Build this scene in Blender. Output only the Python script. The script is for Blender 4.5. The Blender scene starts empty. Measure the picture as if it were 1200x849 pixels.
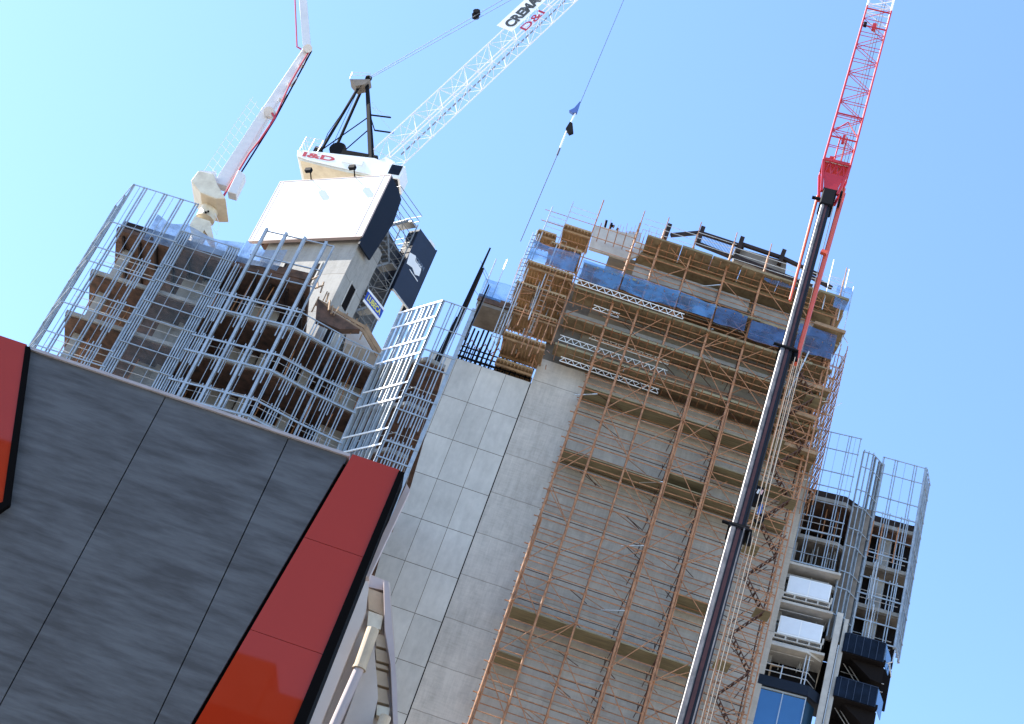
import bpy, math, random
from mathutils import Vector, Matrix
random.seed(7)
scene = bpy.context.scene
C = scene.collection
R = math.radians

# ------------------------------------------------------------------ camera model (used for the camera itself and to read positions off the photo)
FPX, PITCH, ROLL, EYE = 1956.0, R(36.5), R(20.9), 1.7
_c, _s, _cp, _sp = math.cos(ROLL), math.sin(ROLL), math.cos(PITCH), math.sin(PITCH)
def ray(px, py):
    dx, dy = px-600, py-424.5
    u = dx*_c+dy*_s; v = dx*_s-dy*_c
    return Vector((u, FPX*_cp-v*_sp, FPX*_sp+v*_cp))
def at(px, py, D):
    r = ray(px, py); k = D/math.hypot(r.x, r.y)
    return Vector((r.x*k, r.y*k, r.z*k+EYE))

class Fr:
    """vertical facade frame: x along it, y into the building, z up (world heights)"""
    def __init__(s, P, az):
        s.P = Vector((P[0], P[1])); a = R(az); s.az = a
        s.d = Vector((math.cos(a), math.sin(a))); s.i = Vector((-s.d.y, s.d.x))
    def w(s, x, y, z):
        q = s.P+s.d*x+s.i*y
        return Vector((q.x, q.y, z))
    def px(s, px, py, y=0.0):
        r = ray(px, py); P = s.P+s.i*y
        t = P.dot(s.i)/(r.x*s.i.x+r.y*s.i.y)
        X = Vector((r.x*t, r.y*t))-P
        return X.dot(s.d), r.z*t+EYE
    def pw(s, px, py, y=0.0):
        x, z = s.px(px, py, y); return s.w(x, y, z)
WORLD = Fr((0, 0), 0)

# ------------------------------------------------------------------ mesh builder
class MB:
    def __init__(s): s.v = []; s.f = []
    def add(s, vs, fs):
        b = len(s.v); s.v += [Vector(v) for v in vs]; s.f += [tuple(b+i for i in f) for f in fs]
    def box(s, F, x0, x1, y0, y1, z0, z1):
        vs = [F.w(x, y, z) for z in (z0, z1) for y in (y0, y1) for x in (x0, x1)]
        s.add(vs, [(0, 2, 3, 1), (4, 5, 7, 6), (0, 1, 5, 4), (2, 6, 7, 3), (0, 4, 6, 2), (1, 3, 7, 5)]); return s
    def prism(s, F, poly, y0, y1):
        n = len(poly)
        vs = [F.w(x, y0, z) for x, z in poly]+[F.w(x, y1, z) for x, z in poly]
        s.add(vs, [tuple(range(n)), tuple(range(2*n-1, n-1, -1))]+[(i, i+n, (i+1) % n+n, (i+1) % n) for i in range(n)]); return s
    def slab(s, pts, z0, z1):
        n = len(pts)
        vs = [(x, y, z0) for x, y in pts]+[(x, y, z1) for x, y in pts]
        s.add(vs, [tuple(range(n-1, -1, -1)), tuple(range(n, 2*n))]+[(i, (i+1) % n, (i+1) % n+n, i+n) for i in range(n)]); return s
    def tube(s, a, b, r, k=6, r2=None):
        a, b = Vector(a), Vector(b); d = (b-a)
        if d.length < 1e-5: return s
        d.normalize(); u = d.orthogonal().normalized(); w = d.cross(u); r2 = r if r2 is None else r2
        vs = []
        for p, q in ((a, r), (b, r2)):
            for i in range(k):
                t = 2*math.pi*i/k; vs.append(p+(u*math.cos(t)+w*math.sin(t))*q)
        s.add(vs, [(i, (i+1) % k, (i+1) % k+k, i+k) for i in range(k)]+[tuple(range(k-1, -1, -1)), tuple(range(k, 2*k))]); return s
    def path(s, pts, r, k=6):
        for a, b in zip(pts, pts[1:]): s.tube(a, b, r, k)
        return s
    def bar(s, a, b, w, h, side=None, w2=None, h2=None):
        """rectangular bar a->b, w along 'side', h along the other normal"""
        a, b = Vector(a), Vector(b); d = (b-a).normalized()
        side = Vector(side) if side is not None else Vector((0, 0, 1)).cross(d)
        if side.length < 1e-4: side = Vector((1, 0, 0))
        side = (side-d*side.dot(d)).normalized(); up = d.cross(side)
        w2 = w if w2 is None else w2; h2 = h if h2 is None else h2
        vs = []
        for p, ww, hh in ((a, w, h), (b, w2, h2)):
            for i, j in ((-1, -1), (1, -1), (1, 1), (-1, 1)): vs.append(p+side*(i*ww/2)+up*(j*hh/2))
        s.add(vs, [(3, 2, 1, 0), (4, 5, 6, 7), (0, 1, 5, 4), (1, 2, 6, 5), (2, 3, 7, 6), (3, 0, 4, 7)]); return s
    def build(s, name, mat, parent=None, label=None, kind=None, bevel=0, smooth=False):
        me = bpy.data.meshes.new(name)
        inv = parent_matrix(parent).inverted() if parent else Matrix()
        me.from_pydata([inv@v for v in s.v], [], s.f); me.materials.append(mat); me.update()
        if smooth: me.polygons.foreach_set('use_smooth', [True]*len(me.polygons))
        o = bpy.data.objects.new(name, me); C.objects.link(o)
        if parent: o.parent = parent
        if label: o['label'] = label
        if kind: o['kind'] = kind
        if bevel:
            m = o.modifiers.new('Bevel', 'BEVEL'); m.width = bevel; m.segments = 1; m.limit_method = 'ANGLE'
        return o
_pm = {}
def parent_matrix(p):
    m = Matrix()
    while p is not None:
        m = _pm.get(p.name, Matrix())@m; p = p.parent
    return m
def thing(name, label, cat, loc=(0, 0, 0), az=0.0, group=None):
    o = bpy.data.objects.new(name, None); C.objects.link(o); o.empty_display_size = .3
    o.location = loc; o.rotation_euler = (0, 0, az)
    _pm[o.name] = Matrix.Translation(Vector(loc))@Matrix.Rotation(az, 4, 'Z')
    o['label'] = label; o['category'] = cat
    if group: o['group'] = group
    return o
def tag(o, label, cat, group=None):
    o['label'] = label; o['category'] = cat
    if group: o['group'] = group
    return o
def textobj(name, body, mat, parent, F, x, y, z, size, depth=.01, bold=.0, slant=0, mirror=False, spacing=1.0, fit=None):
    """lettering on facade frame F, lower-left corner at (x,z), y = surface"""
    cu = bpy.data.curves.new('text', 'FONT'); cu.body = body; cu.size = 1; cu.extrude = depth/2/size
    cu.offset = bold; cu.space_character = spacing; cu.shear = slant
    t = bpy.data.objects.new('text', cu); C.objects.link(t)
    bpy.context.view_layer.update()
    me = bpy.data.meshes.new_from_object(t.evaluated_get(bpy.context.evaluated_depsgraph_get()))
    bpy.data.objects.remove(t)
    xs = [v.co.x for v in me.vertices]; ys = [v.co.y for v in me.vertices]
    w, h = max(xs)-min(xs), max(ys)-min(ys)
    sx, sz = (fit[0]/w, fit[1]/h) if fit else (size, size)
    inv = parent_matrix(parent).inverted()
    for v in me.vertices:
        cx = (v.co.x-min(xs))*sx; cz = (v.co.y-min(ys))*sz
        if mirror: cx = w*sx-cx
        v.co = inv@F.w(x+cx, y-v.co.z*size, z+cz)
    me.materials.clear(); me.materials.append(mat)
    o = bpy.data.objects.new(name, me); C.objects.link(o); o.parent = parent
    return o

# ------------------------------------------------------------------ materials
def mat(name, col, rough=.7, metal=0., var=.0, scale=2., col2=None, stretch=None, bump=0., bscale=20., alpha=None, spec=None, detail=6, lo=.35, hi=.7, coat=0):
    m = bpy.data.materials.new(name); m.use_nodes = True; nt = m.node_tree; N = nt.nodes; L = nt.links
    b = N['Principled BSDF']; b.inputs['Roughness'].default_value = rough; b.inputs['Metallic'].default_value = metal
    b.inputs['Base Color'].default_value = (*col, 1)
    if spec is not None: b.inputs['Specular IOR Level'].default_value = spec
    if coat: b.inputs['Coat Weight'].default_value = coat; b.inputs['Coat Roughness'].default_value = .03
    if var or col2 or bump:
        tc = N.new('ShaderNodeTexCoord'); mp = N.new('ShaderNodeMapping'); L.new(tc.outputs['Object'], mp.inputs[0])
        if stretch: mp.inputs['Scale'].default_value = stretch
    if var or col2:
        n = N.new('ShaderNodeTexNoise'); n.inputs['Scale'].default_value = scale; n.inputs['Detail'].default_value = detail; n.inputs['Roughness'].default_value = .65
        L.new(mp.outputs[0], n.inputs[0])
        r = N.new('ShaderNodeMapRange'); r.inputs[1].default_value = lo; r.inputs[2].default_value = hi; L.new(n.outputs[0], r.inputs[0])
        mx = N.new('ShaderNodeMix'); mx.data_type = 'RGBA'; L.new(r.outputs[0], mx.inputs[0])
        c2 = col2 or tuple(c*(1-var) for c in col)
        mx.inputs[6].default_value = (*col, 1); mx.inputs[7].default_value = (*c2, 1); L.new(mx.outputs[2], b.inputs['Base Color'])
    if bump:
        n2 = N.new('ShaderNodeTexNoise'); n2.inputs['Scale'].default_value = bscale; n2.inputs['Detail'].default_value = 4
        L.new(mp.outputs[0], n2.inputs[0])
        bp = N.new('ShaderNodeBump'); bp.inputs['Strength'].default_value = bump; bp.inputs['Distance'].default_value = .03
        L.new(n2.outputs[0], bp.inputs['Height']); L.new(bp.outputs[0], b.inputs['Normal'])
    if alpha is not None:
        t = N.new('ShaderNodeBsdfTransparent'); ms = N.new('ShaderNodeMixShader'); out = N['Material Output']
        ms.inputs[0].default_value = alpha; L.new(t.outputs[0], ms.inputs[1]); L.new(b.outputs[0], ms.inputs[2]); L.new(ms.outputs[0], out.inputs[0])
    return m

def netting(name, col, a0, a1, scale=.9):
    m = mat(name, col, .8, var=.4, scale=1.3, alpha=.7); nt = m.node_tree; N = nt.nodes; L = nt.links
    ms = [n for n in N if n.type == 'MIX_SHADER'][0]
    tc = N.new('ShaderNodeTexCoord'); mp = N.new('ShaderNodeMapping'); mp.inputs['Scale'].default_value = (1, 1, 1.6); L.new(tc.outputs['Object'], mp.inputs[0])
    n = N.new('ShaderNodeTexNoise'); n.inputs['Scale'].default_value = scale; n.inputs['Detail'].default_value = 3; n.inputs['Distortion'].default_value = .3; L.new(mp.outputs[0], n.inputs[0])
    r = N.new('ShaderNodeMapRange'); r.inputs[1].default_value = .38; r.inputs[2].default_value = .62; r.inputs[3].default_value = a0; r.inputs[4].default_value = a1
    L.new(n.outputs[0], r.inputs[0]); L.new(r.outputs[0], ms.inputs[0]); return m
def concrete_wall(name, base, storey, z0, panel_w=None, x_off=0., rough_boards=False):
    """precast / in-situ concrete: joints follow the object's own x and z, blotches, streaks"""
    m = bpy.data.materials.new(name); m.use_nodes = True; nt = m.node_tree; N = nt.nodes; L = nt.links
    b = N['Principled BSDF']; b.inputs['Roughness'].default_value = .85
    tc = N.new('ShaderNodeTexCoord'); sep = N.new('ShaderNodeSeparateXYZ'); L.new(tc.outputs['Object'], sep.inputs[0])
    def math_(op, a, bb=None, c=None):
        n = N.new('ShaderNodeMath'); n.operation = op
        for i, q in enumerate((a, bb, c)):
            if q is None: continue
            if isinstance(q, (int, float)): n.inputs[i].default_value = q
            else: L.new(q, n.inputs[i])
        return n.outputs[0]
    def noise(scale, st, detail=5, rg=.6):
        mp = N.new('ShaderNodeMapping'); mp.inputs['Scale'].default_value = st; L.new(tc.outputs['Object'], mp.inputs[0])
        n = N.new('ShaderNodeTexNoise'); n.inputs['Scale'].default_value = scale; n.inputs['Detail'].default_value = detail; n.inputs['Roughness'].default_value = rg
        L.new(mp.outputs[0], n.inputs[0]); return n.outputs[0]
    blotch = noise(.35, (1, 1, 1)); fine = noise(3.0, (1, 1, .5), 8); streak = noise(1.1, (1.6, 1, .12), 6)
    k = math_('MULTIPLY_ADD', blotch, .9, .10)
    k = math_('ADD', k, math_('MULTIPLY', math_('SUBTRACT', fine, .5), .55))
    k = math_('ADD', k, math_('MULTIPLY', math_('SUBTRACT', streak, .5), .35 if panel_w else .7))
    zc = math_('DIVIDE', math_('SUBTRACT', sep.outputs[2], z0), storey)
    zi = math_('FLOOR', zc); zf = math_('FRACT', zc)
    if panel_w:
        xc = math_('DIVIDE', math_('SUBTRACT', sep.outputs[0], x_off), panel_w); xi = math_('FLOOR', xc); xf = math_('FRACT', xc)
        wn = N.new('ShaderNodeTexWhiteNoise'); wn.noise_dimensions = '2D'; cb = N.new('ShaderNodeCombineXYZ'); L.new(xi, cb.inputs[0]); L.new(zi, cb.inputs[1]); L.new(cb.outputs[0], wn.inputs[0])
        k = math_('ADD', k, math_('MULTIPLY', math_('SUBTRACT', wn.outputs[0], .5), .28))
        jx = math_('LESS_THAN', math_('MINIMUM', xf, math_('SUBTRACT', 1., xf)), .010)
        jz = math_('LESS_THAN', math_('MINIMUM', zf, math_('SUBTRACT', 1., zf)), .007)
        joint = math_('MAXIMUM', jx, jz)
    else:
        wob = math_('MULTIPLY', math_('SUBTRACT', noise(1.0, (1, 1, .2), 3), .5), .03)
        d = math_('ABSOLUTE', math_('ADD', math_('SUBTRACT', math_('FRACT', math_('ADD', zc, .5)), .5), wob))
        joint = math_('MULTIPLY', math_('LESS_THAN', d, .010), .5)
        # stain fading away below every lift joint, board marks
        st = math_('MULTIPLY', math_('GREATER_THAN', noise(.8, (1.2, 1, .3), 5), .53), math_('SMOOTH_MIN', zf, .5, .2))
        k = math_('ADD', k, math_('MULTIPLY', st, .18))
        wl = N.new('ShaderNodeTexWhiteNoise'); wl.noise_dimensions = '1D'; L.new(zi, wl.inputs[1])
        k = math_('ADD', k, math_('MULTIPLY', math_('SUBTRACT', wl.outputs[0], .5), .22))
        bd = noise(6., (.25, 1, 1.6), 2)
        k = math_('ADD', k, math_('MULTIPLY', math_('SUBTRACT', bd, .5), .5))
        bd2 = noise(5., (2.2, 1, .15), 2)
        k = math_('ADD', k, math_('MULTIPLY', math_('SUBTRACT', bd2, .5), .45))
    cr = N.new('ShaderNodeValToRGB'); L.new(k, cr.inputs[0])
    cr.color_ramp.elements[0].position = .2; cr.color_ramp.elements[0].color = (*[c*.72 for c in base], 1)
    cr.color_ramp.elements[1].position = .85; cr.color_ramp.elements[1].color = (*[c*1.12 for c in base], 1)
    mx = N.new('ShaderNodeMix'); mx.data_type = 'RGBA'; L.new(joint, mx.inputs[0]); L.new(cr.outputs[0], mx.inputs[6]); mx.inputs[7].default_value = (.15, .125, .10, 1)
    L.new(mx.outputs[2], b.inputs['Base Color'])
    bp = N.new('ShaderNodeBump'); bp.inputs['Strength'].default_value = .5; bp.inputs['Distance'].default_value = .03
    L.new(math_('ADD', fine, math_('MULTIPLY', joint, -1.)), bp.inputs['Height']); L.new(bp.outputs[0], b.inputs['Normal'])
    return m

M = {}
M['ground'] = mat('pale_bounce_ground', (.40, .35, .28), .95, var=.3, scale=.6, bump=.3)  # unseen ground, kept pale and warm to bounce fill onto the soffits
M['road'] = mat('asphalt', (.05, .05, .052), .9, var=.3, scale=3)
M['alu'] = mat('galvanised_frame', (.35, .395, .43), .42, .3, var=.35, scale=2.5)
M['alu_pale'] = mat('pale_frame', (.42, .45, .47), .4, .25, var=.2, scale=1.5)
M['conc'] = mat('grey_concrete', (.36, .345, .32), .9, var=.35, scale=.8, bump=.3)
M['conc_pale'] = mat('pale_concrete', (.50, .47, .42), .9, var=.3, scale=1.2, bump=.2)
M['conc_dark'] = mat('dark_concrete', (.20, .17, .14), .9, var=.5, scale=.9)  # darkest of the concrete tones, unevenly mottled
M['timber'] = mat('formwork_timber', (.38, .24, .13), .8, col2=(.20, .12, .065), scale=1.6, stretch=(1, 1, 1))
M['timber_red'] = mat('red_brown_formwork', (.15, .085, .06), .85, col2=(.045, .034, .028), scale=2.0, spec=.2)
M['ply'] = mat('olive_formwork_ply', (.30, .235, .14), .85, col2=(.17, .12, .07), scale=2.0, spec=.2, stretch=(1, 1, 1))
M['ply_tan'] = mat('tan_formwork_ply', (.46, .33, .19), .85, col2=(.30, .20, .11), scale=2.0, spec=.2)
M['plank'] = mat('deck_plank', (.27, .23, .13), .85, col2=(.15, .12, .07), scale=2.2, stretch=(.3, 3, 1))
M['rust'] = mat('orange_scaffold_tube', (.47, .23, .115), .55, .0, col2=(.22, .10, .05), scale=3.5, spec=.25)
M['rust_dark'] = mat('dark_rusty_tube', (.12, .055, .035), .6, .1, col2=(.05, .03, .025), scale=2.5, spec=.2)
M['galv'] = mat('galvanised_tube', (.62, .62, .60), .35, .5, var=.3, scale=3)
M['galv_dark'] = mat('weathered_tube', (.26, .26, .25), .5, .3, var=.4, scale=3)
M['truss'] = mat('white_truss_alloy', (.75, .75, .73), .4, .2)
M['mesh_blue'] = netting('blue_debris_mesh', (.09, .27, .55), .3, .72)
M['mesh_navy'] = netting('dark_blue_mesh', (.05, .12, .27), .45, .85)
M['sheet_blue'] = netting('pale_blue_sheeting', (.26, .36, .52), .5, .85, 1.2)
M['black'] = mat('black_steel', (.007, .007, .008), .7, 0, spec=.08)
M['trim'] = mat('black_trim', (.004, .0035, .0035), .8, spec=.04)
M['brown_black'] = mat('dark_formwork_beam', (.04, .026, .022), .8, col2=(.014, .012, .012), scale=2, spec=.2)
M['dkpanel'] = mat('charcoal_streaked_panel', (.108, .113, .118), .5, spec=.22, col2=(.062, .062, .063), scale=1.5, stretch=(.4, 1, 2.6), detail=14, lo=.38, hi=.62)
M['coping'] = mat('grey_coping', (.40, .36, .36), .6, var=.2)
M['red_panel'] = mat('glossy_red_panel', (.34, .026, .007), .025, spec=.33, var=.04, scale=.5)
M['beige'] = mat('beige_render', (.56, .46, .38), .8, var=.12, scale=.7)
M['pinkgrey'] = mat('pinkish_grey_metal', (.46, .37, .34), .7, var=.1)
M['pipe'] = mat('cream_pipe', (.56, .42, .27), .6, var=.2)
M['white'] = mat('white_paint', (.82, .82, .80), .45, var=.06, scale=2)
M['screen'] = mat('white_screen', (.80, .80, .80), .6)
M['cream'] = mat('cream_paint', (.72, .64, .48), .5, col2=(.55, .47, .34), scale=1.5)
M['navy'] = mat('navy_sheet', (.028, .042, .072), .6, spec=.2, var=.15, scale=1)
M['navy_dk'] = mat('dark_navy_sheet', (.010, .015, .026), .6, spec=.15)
M['sign_blue'] = mat('sign_blue', (.02, .06, .36), .5)
M['sign_yellow'] = mat('sign_yellow', (.75, .68, .08), .5)
M['letter_red'] = mat('letter_red', (.45, .02, .03), .5)
M['letter_black'] = mat('letter_black', (.015, .02, .02), .6)
M['letter_navy'] = mat('letter_navy', (.10, .14, .2), .6)
M['crane_red'] = mat('crane_red_paint', (.50, .015, .02), .45, var=.15, scale=3)
M['crane_orange'] = mat('orange_red_bar', (.60, .08, .03), .4)
M['jib_white'] = mat('jib_white', (.74, .72, .76), .45)
M['boom_black'] = mat('boom_black', (.012, .011, .012), .45, 0, spec=.3, var=.3)
M['boom_silver'] = mat('boom_silver', (.21, .185, .17), .5, .1, col2=(.045, .04, .036), scale=3.5, stretch=(1, 1, .5), lo=.42, hi=.72)
M['boom_maroon'] = mat('boom_maroon', (.055, .018, .017), .5, var=.4, scale=4, spec=.25)
M['rope'] = mat('steel_rope', (.12, .12, .13), .5, .4)
M['rope_pale'] = mat('pale_rope', (.20, .17, .14), .7, spec=.2)
M['glass'] = mat('blue_tinted_glass', (.06, .16, .28), .04, .6, spec=.8, var=.15, scale=.4)
M['glass_dark'] = mat('dark_balcony_glass', (.008, .014, .028), .2, spec=.12, col2=(.002, .003, .006), scale=.9)
M['glass_thin'] = mat('thin_grey_glazing', (.18, .21, .22), .15, spec=.3, alpha=.09)
M['wrap'] = mat('white_wrap', (.66, .70, .74), .5, var=.06, scale=2)
M['hook_blue'] = mat('hook_blue', (.04, .10, .32), .5)
M['pink'] = mat('pink_stripe', (.75, .45, .42), .5)
M['dark_int'] = mat('dark_interior', (.012, .010, .010), .9, spec=.05)  # near-black stands in for the shade of deep interiors and openings
M['pump_red'] = mat('pump_red', (.42, .02, .04), .4)
M['pump_white'] = mat('pump_white', (.66, .64, .62), .45, var=.12, scale=2)

# ------------------------------------------------------------------ generic constructions
def lattice(parent, a, b, side, w, h, n, mat_, chord=.05, brace=.028, name='chord', w2=None, h2=None, braces_name='lacing', split=True):
    """four-chord lattice from a to b; side = width direction"""
    a, b = Vector(a), Vector(b); d = (b-a).normalized(); side = Vector(side); side = (side-d*side.dot(d)).normalized(); up = side.cross(d)
    w2 = w if w2 is None else w2; h2 = h if h2 is None else h2
    def P(t, i, j):
        return a.lerp(b, t)+side*(i*(w+(w2-w)*t)/2)+up*(j*(h+(h2-h)*t)/2)
    cs = [(-1, -1), (1, -1), (1, 1), (-1, 1)]
    for i, j in cs:
        MB().tube(P(0, i, j), P(1, i, j), chord).build(name, mat_, parent)
    m = MB()
    for k in range(4):
        c0, c1 = cs[k], cs[(k+1) % 4]
        for q in range(n):
            t0, t1 = q/n, (q+1)/n
            m.tube(P(t0, *c0), P(t0, *c1), brace, 5)
            x, y = (c0, c1) if (q+k) % 2 else (c1, c0)
            m.tube(P(t0, *x), P(t1, *y), brace, 5)
        m.tube(P(1, *c0), P(1, *c1), brace, 5)
    m.build(braces_name, mat_, parent)
    return P

# ================================================================== SETTING
g = MB(); g.slab([(-900, -900), (900, -900), (900, 1800), (-900, 1800)], -.3, 0); o = g.build('ground', M['ground']); o['kind'] = 'structure'
rd = MB(); rd.slab([(-300, -9), (300, -9), (300, 9), (-300, 9)], .004, .008); o = rd.build('road', M['road']); o['kind'] = 'structure'
pv = MB(); pv.slab([(-300, 9), (300, 9), (300, 30), (-300, 30)], .0, .13); o = pv.build('pavement', M['conc']); o['kind'] = 'structure'

# ================================================================== 1. dark clad building in front
PB = at(300, 550, 32); FB = Fr(PB, -4.4)
t = thing('clad_building', 'near building clad in charcoal panels with slanting glossy red fins', 'building', FB.w(0, 0, 0), FB.az)
ZT = 21.0
j = [FB.px(38, 410)[0], -2.55, .36]
redR = [FB.px(412, 537), FB.px(469, 551), FB.px(345, 849), FB.px(230, 849)]
redL = [FB.px(-120, 356), FB.px(32, 407), FB.px(4, 592), FB.px(-90, 640)]
def ext(p, q, z):   # continue line p->q down to height z
    k = (z-p[1])/(q[1]-p[1]); return (p[0]+(q[0]-p[0])*k, z)
rb1 = ext(redR[1], redR[2], 4); rb0 = ext(redR[0], redR[3], 4)
# body behind the cladding
MB().slab([tuple(FB.w(x, y, 0).xy) for x, y in ((-24, .12), (2.86, .12), (.4, 16), (-24, 16))], 0, ZT-.12).build('wall', M['trim'], t)
# three charcoal panels (right one cut along the fin)
lb = ext(redR[0], redR[3], 4)
xl = redL[1][0]+.12
gap = .013
P1 = [(xl, ZT), (j[1]-gap, ZT), (j[1]-gap, 4), (-14, 4), (-14, 12.5), (redL[3][0], redL[3][1]), (redL[2][0]+.1, redL[2][1]-.05)]
MB().prism(FB, P1, 0, .10).build('cladding_panel', M['dkpanel'], t)
xj2 = j[2]
zcut = redR[0][1]-(redR[0][0]-.1-xj2)*((redR[0][1]-lb[1])/(redR[0][0]-lb[0]))
sl = (redR[0][0]-lb[0])/(redR[0][1]-lb[1])
def finx(z): return redR[0][0]-.10-(redR[0][1]-z)*sl
MB().prism(FB, [(j[1]+gap, ZT), (xj2-gap, ZT), (xj2-gap, max(4, ZT-(finx(ZT)-xj2+gap)/sl)), (finx(4), 4), (j[1]+gap, 4)], 0, .10).build('cladding_panel', M['dkpanel'], t)
zz = ZT-(finx(ZT)-xj2-gap)/sl
MB().prism(FB, [(xj2+gap, ZT), (finx(ZT), ZT), (xj2+gap, max(4.2, zz))], 0, .10).build('cladding_panel', M['dkpanel'], t)
# red fin, right: four panels with fine joints, proud of the charcoal
def lerp(p, q, k): return (p[0]+(q[0]-p[0])*k, p[1]+(q[1]-p[1])*k)
cuts = [FB.px(361, 634)[1], FB.px(295, 741)[1], 11.6, 8.5]
def zx(z): return (redR[0][0]-(redR[0][1]-z)*sl, redR[1][0]-(redR[1][1]-z)*((redR[1][0]-rb1[0])/(redR[1][1]-rb1[1])))
zs = [21.06]+cuts+[4]
for a, b in zip(zs, zs[1:]):
    a -= .006 if a < 21 else 0; b += .006
    (l0, r0), (l1, r1) = zx(a), zx(b)
    MB().prism(FB, [(l0, a), (r0, a), (r1, b), (l1, b)], -.10, .10).build('red_panel', M['red_panel'], t)
MB().prism(FB, redL, -.10, .10).build('red_panel', M['red_panel'], t)
q = redL[2]; MB().prism(FB, [(redL[3][0], redL[3][1]-.35), (q[0], q[1]-.32), (q[0]+.16, q[1]), (redL[1][0]+.12, ZT), (redL[1][0], ZT), (q[0], q[1]), (redL[3][0], redL[3][1])], -.14, -.01).build('edge_trim', M['trim'], t)
# black side return and pale flashing to the right of the fin
def strip(z, o): return zx(z)[1]+o
MB().prism(FB, [(strip(21.0, .0), 21.0), (strip(21.0, .13), 21.0), (strip(4, .38), 4), (strip(4, .0), 4)], -.16, .5).build('edge_trim', M['trim'], t)
fl = [FB.px(478, 559), FB.px(482, 566), FB.px(434, 668), FB.px(426, 668)]
MB().prism(FB, fl, .3, .5).build('flashing', M['pinkgrey'], t)
MB().box(FB, xl-.05, redR[0][0]-.05, -.06, .35, ZT, ZT+.07).build('coping', M['coping'], t)

# ================================================================== 2. beige building behind the fin
PBe = at(430, 672, 45); FE = Fr(PBe, -4.4)
t = thing('beige_building', 'narrow beige rendered building with round downpipe beside the red fin', 'building', FE.w(0, 0, 0), FE.az)

def poly(F, pts, y0, y1, name, m, par): return MB().prism(F, [F.px(a, b, y0) for a, b in pts], y0, y1).build(name, m, par)
# plan: main wall leans back from the street, return wall with recessed panels behind it
poly(FE, [(427, 672), (433, 673), (457, 683), (463, 760), (466, 870), (330, 930), (346, 860), (395, 745)], 1.2, 3.4, 'wall', M['beige'], t)
q0 = FE.w(0, 0, 0)
MB().slab([tuple(FE.w(x, y, 0).xy) for x, y in ((-5, 3.4), (.5, 3.4), (-1.5, 12), (-6, 12))], 0, 25.3).build('rear_wall', M['beige'], t)
poly(FE, [(434, 674), (450, 680), (450, 692), (432, 688)], 1.0, 1.19, 'lintel', M['pinkgrey'], t)
poly(FE, [(431, 689), (450, 696), (450, 722), (432, 714)], 1.05, 1.19, 'recessed_panel', M['pipe'], t)
poly(FE, [(450, 680), (455, 681), (460, 740), (465, 800), (467, 870), (462, 870), (458, 780), (451, 738)], .7, 1.19, 'coping', M['pinkgrey'], t)
poly(FE, [(432, 716), (449, 722), (446, 738), (430, 735)], .9, 1.19, 'ledge', M['cream'], t)
for a_, b_ in ((742, 757), (760, 774), (777, 782), (785, 802), (805, 822)):
    poly(FE, [(440, a_), (453, a_+4), (456, b_+4), (441, b_)], 1.02, 1.19, 'recessed_panel', M['pipe'], t)
poly(FE, [(442, 826), (457, 830), (455, 842), (441, 838)], .9, 1.19, 'ledge', M['cream'], t)
poly(FE, [(425, 674), (431, 677), (432, 690), (429, 716), (424, 730), (372, 860), (340, 870), (395, 745)], .6, 1.15, 'pier', M['beige'], t)
poly(FE, [(438, 752), (442, 800), (443, 818), (434, 860), (395, 870), (420, 800)], .75, 1.15, 'pier', M['beige'], t)
a, b, c_ = FE.pw(437, 738, .4), FE.pw(421, 784, .4), FE.pw(383, 870, .4)
MB().tube(a, b, .19, 16).build('downpipe', M['pipe'], t)
MB().tube(b, c_, .15, 16).build('downpipe', M['pinkgrey'], t)
MB().tube(b.lerp(a, -.02), b.lerp(a, .04), .21, 16).build('pipe_collar', M['pipe'], t)
a, b = FE.pw(452, 840, .4), FE.pw(440, 870, .4)
MB().tube(a, b, .17, 14).build('downpipe', M['pipe'], t)

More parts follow.
